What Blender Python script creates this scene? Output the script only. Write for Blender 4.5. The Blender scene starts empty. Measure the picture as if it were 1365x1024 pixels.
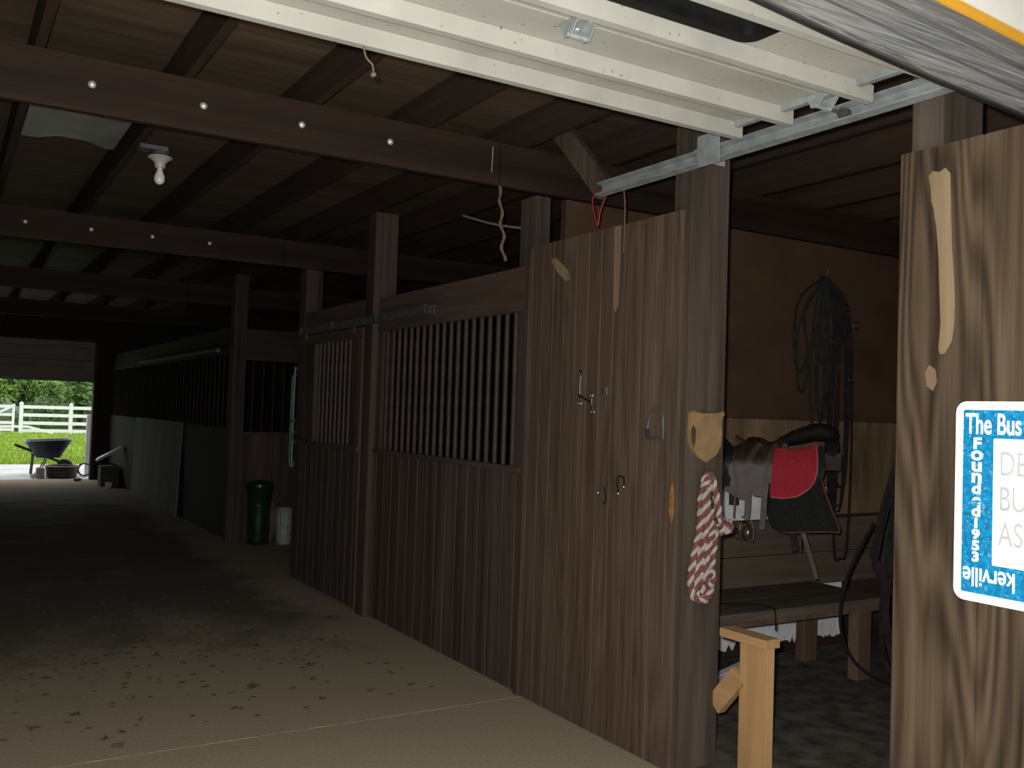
import bpy, bmesh, math, random
from mathutils import Vector, Matrix
S = bpy.context.scene
COL = S.collection
PI = math.pi
rnd = random.Random(7)

# ------------------------------------------------------------------ materials
def nt(name):
    m = bpy.data.materials.new(name); m.use_nodes = True
    t = m.node_tree; b = t.nodes['Principled BSDF']
    return m, t, b
def plain(name, col, rough=.6, metal=0, var=.25, scale=8, bump=0, spec=.3):
    m, t, b = nt(name); N, L = t.nodes.new, t.links.new
    tc = N('ShaderNodeTexCoord'); n = N('ShaderNodeTexNoise'); n.inputs['Scale'].default_value = scale
    n.inputs['Detail'].default_value = 6
    L(tc.outputs['Object'], n.inputs['Vector'])
    r = N('ShaderNodeValToRGB'); L(n.outputs['Fac'], r.inputs['Fac'])
    r.color_ramp.elements[0].position = .3; r.color_ramp.elements[1].position = .7
    r.color_ramp.elements[0].color = [c*(1-var) for c in col]+[1]
    r.color_ramp.elements[1].color = [min(1, c*(1+var)) for c in col]+[1]
    L(r.outputs['Color'], b.inputs['Base Color'])
    b.inputs['Roughness'].default_value = rough; b.inputs['Metallic'].default_value = metal
    b.inputs['Specular IOR Level'].default_value = spec
    if bump:
        bp = N('ShaderNodeBump'); bp.inputs['Strength'].default_value = bump; bp.inputs['Distance'].default_value = .01
        L(n.outputs['Fac'], bp.inputs['Height']); L(bp.outputs['Normal'], b.inputs['Normal'])
    return m
def wood(name, lo, hi, axis='Z', scale=1.0, grain=.06, rough=.75, figure=0, spec=.2, bump=.25):
    """weathered timber: noise stretched along the grain, with optional cathedral figure"""
    m, t, b = nt(name); N, L = t.nodes.new, t.links.new
    tc = N('ShaderNodeTexCoord'); mp = N('ShaderNodeMapping')
    s = [14*scale]*3; s['XYZ'.index(axis)] = 14*scale*grain
    mp.inputs['Scale'].default_value = s; L(tc.outputs['Object'], mp.inputs['Vector'])
    n = N('ShaderNodeTexNoise'); n.inputs['Scale'].default_value = 1; n.inputs['Detail'].default_value = 9; n.inputs['Roughness'].default_value = .65
    L(mp.outputs['Vector'], n.inputs['Vector'])
    n2 = N('ShaderNodeTexNoise'); n2.inputs['Scale'].default_value = .22; n2.inputs['Detail'].default_value = 4
    L(mp.outputs['Vector'], n2.inputs['Vector'])
    mx = N('ShaderNodeMix'); mx.inputs['Factor'].default_value = .4
    L(n.outputs['Fac'], mx.inputs[2]); L(n2.outputs['Fac'], mx.inputs[3])
    fac = mx.outputs[0]
    if figure:
        mp2 = N('ShaderNodeMapping'); s2 = [3.2]*3; s2['XYZ'.index(axis)] = .35
        mp2.inputs['Scale'].default_value = s2; L(tc.outputs['Object'], mp2.inputs['Vector'])
        n3 = N('ShaderNodeTexNoise'); n3.inputs['Scale'].default_value = 1.1; n3.inputs['Detail'].default_value = 1.5
        L(mp2.outputs['Vector'], n3.inputs['Vector'])
        mu = N('ShaderNodeMath'); mu.operation = 'MULTIPLY'; mu.inputs[1].default_value = 95; L(n3.outputs['Fac'], mu.inputs[0])
        si = N('ShaderNodeMath'); si.operation = 'SINE'; L(mu.outputs[0], si.inputs[0])
        ma = N('ShaderNodeMath'); ma.operation = 'MULTIPLY_ADD'; ma.inputs[1].default_value = .13*figure; L(si.outputs[0], ma.inputs[0]); L(fac, ma.inputs[2])
        fac = ma.outputs[0]
    r = N('ShaderNodeValToRGB'); L(fac, r.inputs['Fac'])
    r.color_ramp.elements[0].position = .34; r.color_ramp.elements[1].position = .68
    r.color_ramp.elements[0].color = list(lo)+[1]; r.color_ramp.elements[1].color = list(hi)+[1]
    L(r.outputs['Color'], b.inputs['Base Color'])
    b.inputs['Roughness'].default_value = rough; b.inputs['Specular IOR Level'].default_value = spec
    bp = N('ShaderNodeBump'); bp.inputs['Strength'].default_value = bump; bp.inputs['Distance'].default_value = .004
    L(fac, bp.inputs['Height']); L(bp.outputs['Normal'], b.inputs['Normal'])
    return m
def floor_mat():
    m, t, b = nt('dusty_concrete'); N, L = t.nodes.new, t.links.new
    tc = N('ShaderNodeTexCoord')
    a = N('ShaderNodeTexNoise'); a.inputs['Scale'].default_value = 60; a.inputs['Detail'].default_value = 8; L(tc.outputs['Object'], a.inputs['Vector'])
    c = N('ShaderNodeTexNoise'); c.inputs['Scale'].default_value = 1.1; c.inputs['Detail'].default_value = 10; c.inputs['Roughness'].default_value = .72; L(tc.outputs['Object'], c.inputs['Vector'])
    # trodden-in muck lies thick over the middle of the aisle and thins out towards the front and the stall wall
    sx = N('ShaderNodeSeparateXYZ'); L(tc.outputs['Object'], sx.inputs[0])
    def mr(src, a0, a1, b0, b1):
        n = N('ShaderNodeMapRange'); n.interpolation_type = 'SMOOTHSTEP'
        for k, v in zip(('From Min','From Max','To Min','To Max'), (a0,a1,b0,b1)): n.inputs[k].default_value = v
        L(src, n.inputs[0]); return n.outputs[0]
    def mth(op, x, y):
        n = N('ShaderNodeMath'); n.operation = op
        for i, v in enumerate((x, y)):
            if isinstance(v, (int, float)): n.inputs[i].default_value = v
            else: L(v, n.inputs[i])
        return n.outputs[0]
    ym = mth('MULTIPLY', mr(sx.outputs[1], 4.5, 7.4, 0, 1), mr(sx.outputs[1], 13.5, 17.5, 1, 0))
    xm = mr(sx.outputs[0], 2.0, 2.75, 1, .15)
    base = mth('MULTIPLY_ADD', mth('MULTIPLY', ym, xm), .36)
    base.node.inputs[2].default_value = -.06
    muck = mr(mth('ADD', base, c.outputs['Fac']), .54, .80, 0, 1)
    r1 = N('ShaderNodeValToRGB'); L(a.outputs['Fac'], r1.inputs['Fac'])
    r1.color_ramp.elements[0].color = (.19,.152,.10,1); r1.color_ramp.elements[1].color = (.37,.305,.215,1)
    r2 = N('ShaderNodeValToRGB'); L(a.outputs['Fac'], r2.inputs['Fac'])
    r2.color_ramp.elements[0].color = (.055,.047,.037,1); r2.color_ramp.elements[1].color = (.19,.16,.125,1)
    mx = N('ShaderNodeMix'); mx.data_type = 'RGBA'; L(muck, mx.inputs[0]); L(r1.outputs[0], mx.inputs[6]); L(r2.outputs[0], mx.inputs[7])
    L(mx.outputs[2], b.inputs['Base Color']); b.inputs['Roughness'].default_value = .95; b.inputs['Specular IOR Level'].default_value = .1
    bp = N('ShaderNodeBump'); bp.inputs['Strength'].default_value = .35; bp.inputs['Distance'].default_value = .01
    L(c.outputs['Fac'], bp.inputs['Height']); L(bp.outputs['Normal'], b.inputs['Normal'])
    return m

M = {}
M['floor'] = floor_mat()
M['room_floor'] = plain('dirty_room_floor', (.085,.075,.062), .95, scale=9, var=.55, bump=.4, spec=.1)
M['groove'] = wood('plywood_siding_brown', (.04,.024,.016), (.112,.077,.053), 'Z', 2.4, .03, figure=.28)
M['groove2'] = wood('plywood_siding_coarse', (.019,.0115,.0065), (.104,.072,.044), 'Z', 1.9, .03, figure=.62)
M['stall'] = wood('stall_boards', (.014,.009,.007), (.09,.064,.05), 'Z', 1.5, .03)
M['stall_y'] = wood('stall_rail_wood', (.03,.019,.013), (.098,.067,.049), 'Y', 1.2, .05)
M['bar'] = plain('bar_steel_brown', (.030,.019,.013), .6, 0, .25, 20)
M['beam'] = wood('beam_redbrown', (.006,.0035,.002), (.036,.020,.012), 'X', .9, .05)
M['beam_y'] = wood('joist_brown', (.014,.008,.005), (.055,.034,.022), 'Y', .9, .05)
M['ply'] = wood('ceiling_plywood', (.04,.028,.018), (.12,.085,.053), 'X', .8, .08)
M['dark'] = wood('dark_timber', (.018,.011,.008), (.06,.042,.031), 'Z', .9, .05)
M['dark_x'] = wood('dark_timber_cross', (.018,.011,.008), (.06,.042,.031), 'X', .9, .05)
M['post'] = wood('post_greybrown', (.028,.021,.015), (.095,.074,.056), 'Z', 1.4, .05)
M['scar'] = wood('bare_wood', (.13,.092,.048), (.25,.19,.11), 'Z', 1.6, .05, bump=.1)
M['hardboard'] = plain('hardboard_brown', (.07,.041,.023), .8, 0, .18, 4, spec=.15)
M['rough_ply'] = wood('stained_plywood', (.08,.052,.028), (.28,.19,.11), 'Z', .6, .2)
M['plank'] = wood('grey_brown_plank', (.06,.045,.03), (.16,.12,.085), 'X', .9, .06)
M['white_board'] = plain('flaking_white_paint', (.74,.75,.76), .8, 0, .15, 14)
M['bench'] = wood('bench_wood', (.06,.048,.035), (.17,.135,.10), 'X', .9, .06)
M['bench_leg'] = wood('bench_leg_wood', (.07,.04,.025), (.16,.10,.065), 'Z', .9, .06)
M['pine'] = wood('new_pine', (.25,.14,.06), (.44,.27,.125), 'Z', 1.2, .05, bump=.1)
M['pine_y'] = wood('new_pine_along', (.25,.14,.06), (.44,.27,.125), 'Y', 1.2, .05, bump=.1)
M['tan'] = plain('tan_plywood', (.20,.125,.058), .8, 0, .18, 18)
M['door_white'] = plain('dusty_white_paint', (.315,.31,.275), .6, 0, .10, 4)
M['skin_white'] = plain('outer_white_paint', (.75,.73,.66), .5, 0, .06, 6)
M['galv'] = plain('galvanised_steel', (.26,.285,.285), .5, .3, .25, 14)
M['galv_dark'] = plain('dull_galvanised', (.085,.085,.082), .5, .4, .35, 25)
M['chrome'] = plain('worn_chrome', (.7,.7,.68), .22, 1, .1, 20)
M['bolt'] = plain('zinc_bolt', (.75,.74,.7), .35, .6, .1, 20)
M['rubber'] = plain('black_rubber', (.022,.022,.022), .5, 0, .3, 20, spec=.4)
M['window_black'] = plain('black_window_frame', (.006,.006,.006), .6, 0, .3, 12, spec=.12)
M['yellow'] = wood('yellow_edge_timber', (.52,.24,.02), (.80,.42,.04), 'X', .6, .06, bump=.1)
M['red'] = plain('red_vinyl', (.20,.018,.022), .4, 0, .15, 20, spec=.4)
M['red_dim'] = plain('faded_red_vinyl', (.12,.055,.045), .6, 0, .2, 20)
M['worn'] = wood('worn_wood', (.12,.08,.048), (.22,.155,.10), 'Z', 1.6, .05, bump=.1)
M['rope_red'] = plain('rope_maroon', (.12,.042,.042), .9, 0, .35, 120)
M['rope_white'] = plain('rope_cream', (.30,.255,.21), .9, 0, .25, 120)
M['twine'] = plain('twine', (.11,.08,.052), .9, 0, .3, 90)
M['wire'] = plain('pale_wire', (.22,.22,.21), .5, 0, .1, 30)
M['leather'] = plain('brown_leather', (.026,.013,.009), .5, 0, .5, 14, .15, spec=.35)
M['leather_lt'] = plain('worn_tan_leather', (.055,.039,.027), .55, 0, .45, 14, .15, spec=.3)
M['leather_dk'] = plain('black_leather', (.012,.0105,.0095), .45, 0, .35, 18, .15, spec=.4)
M['felt_red'] = plain('red_felt', (.27,.022,.032), .95, 0, .15, 60, .1, spec=.05)
M['piping'] = plain('pink_piping', (.34,.09,.08), .85, 0, .1, 30)
M['piping_dk'] = plain('maroon_piping', (.11,.025,.028), .85, 0, .1, 30)
M['felt_black'] = plain('black_felt', (.014,.0155,.0135), .95, 0, .25, 60, .1, spec=.05)
M['strap'] = plain('dark_strap', (.013,.011,.010), .8, 0, .4, 20, spec=.08)
M['strap_grey'] = plain('grey_green_strap', (.016,.017,.015), .8, 0, .4, 20, spec=.08)
M['green'] = plain('green_plastic', (.004,.022,.009), .3, 0, .3, 8, spec=.5)
M['pink'] = plain('pinkish_sack', (.12,.075,.07), .85, 0, .3, 14)
M['block'] = plain('pinkish_grey_block', (.36,.29,.27), .9, 0, .25, 14)
M['orange'] = plain('orange_wood_split', (.22,.10,.03), .85, 0, .4, 30)
M['tubm'] = plain('dark_brown_rubber', (.05,.032,.025), .6, 0, .3, 12)
M['teal'] = plain('blue_grey_paint', (.035,.06,.066), .4, .2, .2, 14)
M['porcelain'] = plain('porcelain', (.34,.33,.31), .3, 0, .05, 10, spec=.4)
M['sheet'] = plain('milky_plastic_sheet', (.16,.165,.155), .5, 0, .35, 3)
M['pale_ply'] = wood('pale_grey_plywood', (.08,.072,.06), (.16,.145,.12), 'Z', .7, .08)
M['blue'] = plain('sign_blue', (.004,.19,.40), .5, 0, .35, 60)
M['sign_white'] = plain('sign_white', (.93,.93,.92), .45, 0, .02, 30, spec=.5)
M['letter'] = plain('sign_letter_grey', (.42,.43,.44), .5, 0, .1, 40)
M['fence'] = plain('white_vinyl', (.86,.86,.87), .5, 0, .04, 4)
M['grass'] = plain('grass_base', (.21,.30,.035), .95, 0, .3, .6, spec=.05)
M['under'] = plain('dark_undergrowth', (.045,.07,.025), .95, 0, .5, .9, spec=.05)
M['blade'] = plain('grass_blades', (.225,.34,.045), .9, 0, .35, .8, spec=.1)
M['apron'] = plain('pale_concrete_apron', (.5,.5,.48), .9, 0, .2, 1.3, .1)
M['barrow'] = plain('dark_blue_enamel', (.02,.026,.034), .3, .1, .2, 10, spec=.55)
M['barrow_rim'] = plain('pale_worn_rim', (.35,.37,.37), .4, .3, .2, 10)
M['clump'] = plain('dried_muck', (.085,.066,.048), .95, 0, .5, 40, .3, spec=.05)
M['leaf_fallen'] = plain('brown_dead_leaves', (.12,.075,.045), .9, 0, .5, 12, spec=.1)
M['junk'] = plain('dark_crate_wood', (.06,.05,.04), .8, 0, .4, 8)
M['rust'] = plain('reddish_clay', (.22,.08,.05), .9, 0, .3, 12)
M['stone'] = plain('pale_stone', (.55,.53,.5), .9, 0, .2, 12)
M['bark'] = plain('bark', (.06,.045,.03), .9, 0, .4, 5)
M['far_wood'] = wood('darkened_far_boards', (.008,.006,.004), (.034,.025,.02), 'Z', .9, .05)  # boards darkened in colour to stand in for light falling off down the barn
M['far_panel'] = plain('dull_door_panel', (.17,.15,.125), .6, 0, .15, 4)
M['hill'] = plain('hazy_wooded_hill', (.12,.17,.12), .95, 0, .3, .05)
M['outwall'] = wood('outer_siding', (.18,.15,.12), (.30,.26,.22), 'Z', .8, .05)
def seal_mat():
    m, t, b = nt('weathered_seal'); N, L = t.nodes.new, t.links.new
    tc = N('ShaderNodeTexCoord'); mp = N('ShaderNodeMapping'); mp.inputs['Scale'].default_value = (.28, 170, 150); L(tc.outputs['Object'], mp.inputs[0])
    n = N('ShaderNodeTexNoise'); n.inputs['Scale'].default_value = 1; n.inputs['Detail'].default_value = 8; n.inputs['Roughness'].default_value = .7; L(mp.outputs[0], n.inputs['Vector'])
    r = N('ShaderNodeValToRGB'); L(n.outputs['Fac'], r.inputs[0]); e = r.color_ramp.elements
    e[0].position = .36; e[0].color = (.05,.052,.052,1); e[1].position = .74; e[1].color = (.36,.34,.28,1)
    x = e.new(.5); x.color = (.125,.125,.12,1); x = e.new(.6); x.color = (.165,.165,.155,1)
    L(r.outputs[0], b.inputs['Base Color']); b.inputs['Roughness'].default_value = .7
    bp = N('ShaderNodeBump'); bp.inputs['Strength'].default_value = .4; bp.inputs['Distance'].default_value = .004
    L(n.outputs['Fac'], bp.inputs['Height']); L(bp.outputs[0], b.inputs['Normal'])
    return m
def speck(mat, col, thr=.69, scale=55):
    t = mat.node_tree; b = t.nodes['Principled BSDF']; N, L = t.nodes.new, t.links.new
    src = b.inputs['Base Color'].links[0].from_socket
    tc = N('ShaderNodeTexCoord'); n = N('ShaderNodeTexNoise'); n.inputs['Scale'].default_value = scale; n.inputs['Detail'].default_value = 3
    L(tc.outputs['Object'], n.inputs['Vector'])
    g = N('ShaderNodeMapRange'); g.inputs['From Min'].default_value = thr; g.inputs['From Max'].default_value = thr+.05; L(n.outputs['Fac'], g.inputs[0])
    mx = N('ShaderNodeMix'); mx.data_type = 'RGBA'; L(g.outputs[0], mx.inputs[0]); L(src, mx.inputs[6]); mx.inputs[7].default_value = (*col,1)
    L(mx.outputs[2], b.inputs['Base Color'])
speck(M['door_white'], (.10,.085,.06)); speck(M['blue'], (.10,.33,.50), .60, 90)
M['seal'] = seal_mat()
M['dust'] = plain('pale_dust', (.26,.215,.15), .95, 0, .45, 9)
def glass_mat():
    m, t, b = nt('darkened_glass')  # near-black pane colour stands in for the dark ceiling above the window
    b.inputs['Base Color'].default_value = (.02,.02,.02,1); b.inputs['Roughness'].default_value = .25
    b.inputs['Transmission Weight'].default_value = .35; b.inputs['IOR'].default_value = 1.45
    return m
M['glass'] = glass_mat()
def bulb_mat():
    m, t, b = nt('frosted_bulb')
    b.inputs['Base Color'].default_value = (.75,.75,.73,1); b.inputs['Roughness'].default_value = .25; b.inputs['Transmission Weight'].default_value = .25
    return m
M['bulb'] = bulb_mat()
def foliage_mat(name, lo, hi):
    m, t, b = nt(name); N, L = t.nodes.new, t.links.new
    tc = N('ShaderNodeTexCoord'); n = N('ShaderNodeTexNoise'); n.inputs['Scale'].default_value = 1.3; n.inputs['Detail'].default_value = 5
    L(tc.outputs['Object'], n.inputs['Vector'])
    r = N('ShaderNodeValToRGB'); L(n.outputs['Fac'], r.inputs[0]); r.color_ramp.elements[0].position = .35; r.color_ramp.elements[1].position = .65
    r.color_ramp.elements[0].color = list(lo)+[1]; r.color_ramp.elements[1].color = list(hi)+[1]
    L(r.outputs[0], b.inputs['Base Color']); b.inputs['Roughness'].default_value = .7; b.inputs['Specular IOR Level'].default_value = .15
    b.inputs['Transmission Weight'].default_value = 0
    return m
M['fol1'] = foliage_mat('foliage_bright', (.13,.25,.045), (.36,.52,.12))
M['fol2'] = foliage_mat('foliage_mid', (.09,.17,.045), (.24,.38,.10))
M['fol3'] = foliage_mat('foliage_dark', (.05,.09,.04), (.13,.20,.075))

# ------------------------------------------------------------------ mesh builder
class MB:
    def __init__(s): s.v = []; s.f = []; s.m = []
    def add(s, vs, fs, mi=0):
        o = len(s.v); s.v += [Vector(p) for p in vs]
        for f in fs: s.f.append([i+o for i in f]); s.m.append(mi)
        return s
    def box(s, x0, x1, y0, y1, z0, z1, mi=0, b=0):
        if b <= 0:
            vs = [(x,y,z) for z in (z0,z1) for y in (y0,y1) for x in (x0,x1)]
            return s.add(vs, [(0,2,3,1),(4,5,7,6),(0,1,5,4),(2,6,7,3),(0,4,6,2),(1,3,7,5)], mi)
        bm = bmesh.new(); bmesh.ops.create_cube(bm, size=1)
        for v in bm.verts:
            v.co = Vector((x0+(v.co.x+.5)*(x1-x0), y0+(v.co.y+.5)*(y1-y0), z0+(v.co.z+.5)*(z1-z0)))
        bmesh.ops.bevel(bm, geom=bm.edges[:], offset=b, segments=2, affect='EDGES', profile=.6)
        bm.verts.index_update()
        s.add([v.co.copy() for v in bm.verts], [[v.index for v in f.verts] for f in bm.faces], mi); bm.free(); return s
    def bar(s, p, q, w, h, up=(0,0,1), mi=0):
        p, q = Vector(p), Vector(q); d = (q-p).normalized(); u = Vector(up)
        a = d.cross(u)
        if a.length < 1e-4: a = d.cross(Vector((1,0,0)))
        a.normalize(); c = a.cross(d)
        vs = []
        for e in (p, q):
            for i, j in ((-1,-1),(1,-1),(1,1),(-1,1)): vs.append(e+a*(i*w/2)+c*(j*h/2))
        return s.add(vs, [(0,1,2,3),(7,6,5,4),(0,4,5,1),(1,5,6,2),(2,6,7,3),(3,7,4,0)], mi)
    def tube(s, pts, r, n=8, mi=0, closed=False, flat=1.0):
        pts = [Vector(p) for p in pts]; k = len(pts)
        rs = r if isinstance(r, (list, tuple)) else [r]*k
        def tan(i):
            if closed: return (pts[(i+1)%k]-pts[i-1]).normalized()
            return (pts[min(i+1,k-1)]-pts[max(i-1,0)]).normalized()
        t = tan(0); a = t.orthogonal().normalized(); vs = []
        for i in range(k):
            t = tan(i); a = (a-t*a.dot(t))
            a = a.normalized() if a.length > 1e-6 else t.orthogonal().normalized()
            b = t.cross(a)
            for j in range(n):
                th = 2*PI*j/n; vs.append(pts[i]+a*(math.cos(th)*rs[i])+b*(math.sin(th)*rs[i]*flat))
        fs = []
        for i in range(k if closed else k-1):
            i2 = (i+1)%k
            for j in range(n): fs.append((i*n+j, i*n+(j+1)%n, i2*n+(j+1)%n, i2*n+j))
        if not closed: fs += [tuple(range(n-1,-1,-1)), tuple((k-1)*n+j for j in range(n))]
        return s.add(vs, fs, mi)
    def strap(s, pts, w, t, wdir, mi=0):
        """flat strap: width along wdir, thickness perpendicular"""
        pts = [Vector(p) for p in pts]; k = len(pts); wd = Vector(wdir).normalized(); vs = []
        for i in range(k):
            d = (pts[min(i+1,k-1)]-pts[max(i-1,0)]).normalized()
            a = (wd-d*wd.dot(d)).normalized(); c = d.cross(a)
            for p_, q_ in ((-1,-1),(1,-1),(1,1),(-1,1)): vs.append(pts[i]+a*(p_*w/2)+c*(q_*t/2))
        fs = [(3,2,1,0), tuple((k-1)*4+j for j in range(4))]
        for i in range(k-1):
            for j in range(4): fs.append((i*4+j, i*4+(j+1)%4, i*4+4+(j+1)%4, i*4+4+j))
        return s.add(vs, fs, mi)
    def lathe(s, prof, c=(0,0,0), n=24, mi=0, M4=None):
        vs = []; k = len(prof)
        for r, z in prof:
            for j in range(n):
                th = 2*PI*j/n; p = Vector((r*math.cos(th), r*math.sin(th), z))
                if M4: p = M4 @ p
                vs.append(p+Vector(c))
        fs = []
        for i in range(k-1):
            for j in range(n): fs.append((i*n+j, i*n+(j+1)%n, (i+1)*n+(j+1)%n, (i+1)*n+j))
        if prof[0][0] > 1e-5: fs.append(tuple(range(n-1,-1,-1)))
        if prof[-1][0] > 1e-5: fs.append(tuple((k-1)*n+j for j in range(n)))
        return s.add(vs, fs, mi)
    def prism(s, poly, fn, t0, t1, mi=0):
        """poly: 2-D outline; fn(u,v,t) -> point; extruded t0..t1"""
        n = len(poly); vs = [fn(u,v,t0) for u,v in poly]+[fn(u,v,t1) for u,v in poly]
        fs = [tuple(range(n-1,-1,-1)), tuple(range(n,2*n))]+[(i,(i+1)%n,n+(i+1)%n,n+i) for i in range(n)]
        return s.add(vs, fs, mi)
    def ico(s, c, r, sub=2, sc=(1,1,1), j=0, mi=0):
        bm = bmesh.new(); bmesh.ops.create_icosphere(bm, subdivisions=sub, radius=1)
        vs = []
        for v in bm.verts:
            k = r*(1+rnd.uniform(-j,j)); vs.append((c[0]+v.co.x*k*sc[0], c[1]+v.co.y*k*sc[1], c[2]+v.co.z*k*sc[2]))
        bm.verts.index_update()
        s.add(vs, [[v.index for v in f.verts] for f in bm.faces], mi); bm.free(); return s
    def build(s, name, mats, parent=None, smooth=False, world=True):
        mats = mats if isinstance(mats, (list, tuple)) else [mats]
        off = Vector((0,0,0))
        if parent is not None and world:
            p = parent
            while p is not None: off += p.location; p = p.parent
        me = bpy.data.meshes.new(name)
        me.from_pydata([v-off for v in s.v], [], s.f); me.update()
        bm = bmesh.new(); bm.from_mesh(me); bmesh.ops.recalc_face_normals(bm, faces=bm.faces); bm.to_mesh(me); bm.free()
        for q in mats: me.materials.append(M[q] if isinstance(q, str) else q)
        for p, mi in zip(me.polygons, s.m): p.material_index = mi; p.use_smooth = smooth
        if smooth:
            try: me.set_sharp_from_angle(angle=math.radians(40))
            except Exception: pass
        o = bpy.data.objects.new(name, me); COL.objects.link(o)
        if parent is not None: o.parent = parent
        return o
def tag(o, label, cat, group=None, kind=None):
    if label: o['label'] = label
    if cat: o['category'] = cat
    if group: o['group'] = group
    if kind: o['kind'] = kind
    return o
def thing(name, label, cat, loc=(0,0,0), group=None, rz=0):
    o = bpy.data.objects.new(name, None); COL.objects.link(o); o.empty_display_size = .1
    o.location = loc; o.rotation_euler = (0,0,rz)
    return tag(o, label, cat, group)
def struct(o): o['kind'] = 'structure'; return o
def copy_thing(o):
    c = o.copy(); COL.objects.link(c)
    def rec(src, dst):
        for ch in list(src.children):
            d = ch.copy(); COL.objects.link(d); d.parent = dst; rec(ch, d)
    rec(o, c); return c
def smooth_path(pts, n=8, closed=False):
    P = [Vector(p) for p in pts]; k = len(P); out = []
    rng = range(k) if closed else range(k-1)
    for i in rng:
        if closed: a,b,c,d = P[i-1],P[i],P[(i+1)%k],P[(i+2)%k]
        else: a,b,c,d = P[max(i-1,0)],P[i],P[i+1],P[min(i+2,k-1)]
        for j in range(n):
            t = j/n
            out.append(.5*((2*b)+(-a+c)*t+(2*a-5*b+4*c-d)*t*t+(-a+3*b-3*c+d)*t**3))
    if not closed: out.append(P[-1])
    return out
def grooved(mb, x, th, y0, y1, z0, z1, pitch, gw=.009, gd=.007, mi=0):
    """vertical-groove sheet, visible face at x facing -x, running along y"""
    prof = [(x+th, y0), (x, y0)]; y = y0+pitch*.5
    while y < y1-.02:
        prof += [(x, y-gw/2), (x+gd, y-gw/3), (x+gd, y+gw/3), (x, y+gw/2)]; y += pitch
    prof += [(x, y1), (x+th, y1)]
    mb.prism(prof, lambda u,v,t: (u,v,t), z0, z1, mi)
def grooved_y(mb, y, th, x0, x1, z0, z1, pitch, gw=.009, gd=.007, mi=0):
    prof = [(y+th, x0), (y, x0)]; x = x0+pitch*.5
    while x < x1-.02:
        prof += [(y, x-gw/2), (y+gd, x-gw/3), (y+gd, x+gw/3), (y, x+gw/2)]; x += pitch
    prof += [(y, x1), (y+th, x1)]
    mb.prism(prof, lambda u,v,t: (v,u,t), z0, z1, mi)

# ------------------------------------------------------------------ setting
XW = 2.75                 # face of the stall wall along the aisle
YB = 4.365                # first cross beam / tack room partition
mb = MB(); mb.box(-1.6, 6.5, .85, 19.7, -.12, 0)
o = struct(mb.build('floor', 'floor'))
# saw-cut joint in the slab, running across the aisle (pale dust sits in it)
mb = MB(); mb.prism([(-1.5,4.314),(2.73,4.314),(2.73,4.319),(-1.5,4.319)], lambda u,v,t: (u,v,t), .0005, .0022)
o = mb.build('dust_joint', 'dust', o); 
mb = MB(); mb.box(2.80, 6.38, 1.05, 4.36, .001, .012); struct(mb.build('tack_room_floor', 'room_floor'))
mb = MB(); mb.box(-1.6, 6.5, .85, 19.7, 3.175, 3.23); struct(mb.build('ceiling', 'ply'))
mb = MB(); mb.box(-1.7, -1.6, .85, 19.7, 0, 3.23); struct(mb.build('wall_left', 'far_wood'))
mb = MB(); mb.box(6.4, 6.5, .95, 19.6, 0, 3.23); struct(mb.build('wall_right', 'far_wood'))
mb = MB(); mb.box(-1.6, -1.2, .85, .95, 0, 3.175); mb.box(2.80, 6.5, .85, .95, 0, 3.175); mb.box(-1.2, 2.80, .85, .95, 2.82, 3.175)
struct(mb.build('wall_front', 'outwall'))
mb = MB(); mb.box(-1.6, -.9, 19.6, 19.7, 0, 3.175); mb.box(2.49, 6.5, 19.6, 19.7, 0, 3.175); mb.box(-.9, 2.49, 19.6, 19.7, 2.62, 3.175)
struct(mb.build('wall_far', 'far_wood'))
mb = MB(); mb.box(2.49, 2.56, 19.5, 19.6, 0, 2.62); struct(mb.build('trim_1', 'dark'))

# roof joists under the plywood
jm = MB(); jm.box(-.019, .019, .96, 19.59, 2.988, 3.174)
j0 = jm.build('ceiling_joist', 'beam_y')
jx = [-1.51+.6*i for i in range(14)]
for i, x in enumerate(jx):
    o = j0 if i == 0 else j0.copy()
    if i: COL.objects.link(o)
    o.location.x = x
    if x < 2.75: tag(o, 'dark brown ceiling joist running down the aisle above the cross beams', 'joist', 'ceiling joists over the aisle')
    else: tag(o, 'dark ceiling joist running over the tack room and stalls', 'joist', 'ceiling joists over the stalls')
mb = MB(); mb.box(4.51, 5.07, 3.25, 3.29, 2.99, 3.17)
tag(mb.build('joist_blocking', 'beam'), 'short wooden block wedged between two joists above the tack room doorway', 'timber block')

# cross beams (boards laid on edge, butt-jointed over the stall post), each with its bolts
def beam(y, label, bolts=True, zb=2.75, zt=2.985):
    t = thing('cross_beam', label, 'beam', (0, y, zb))
    m = MB(); m.box(-1.58, 2.515, y-.02, y+.02, zb, zt); m.build('beam_board', 'beam', t)
    m = MB(); m.box(2.522, 6.38, y-.02, y+.02, zb, zt-.005); m.build('beam_board', 'beam', t)
    if bolts:
        for bx in (-.9,-.43,.03,.494,.959,1.418,1.877):
            m = MB(); m.lathe([(0,.013),(.008,.012),(.014,.007),(.017,0)], (bx, y-.0195, 2.872), 12, M4=Matrix.Rotation(PI/2,4,'X'))
            m.build('bolt', 'bolt', t, True)
    return t
beam(YB, 'nearest dark red-brown cross beam with four shiny bolt heads in a row')
beam(8.08, 'second cross beam down the aisle, dim, with a faint row of bolts')
beam(11.8, 'third cross beam down the aisle, nearly lost in the dark', False)
beam(15.6, 'fourth cross beam, farthest in and nearest the far doorway', False)

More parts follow.
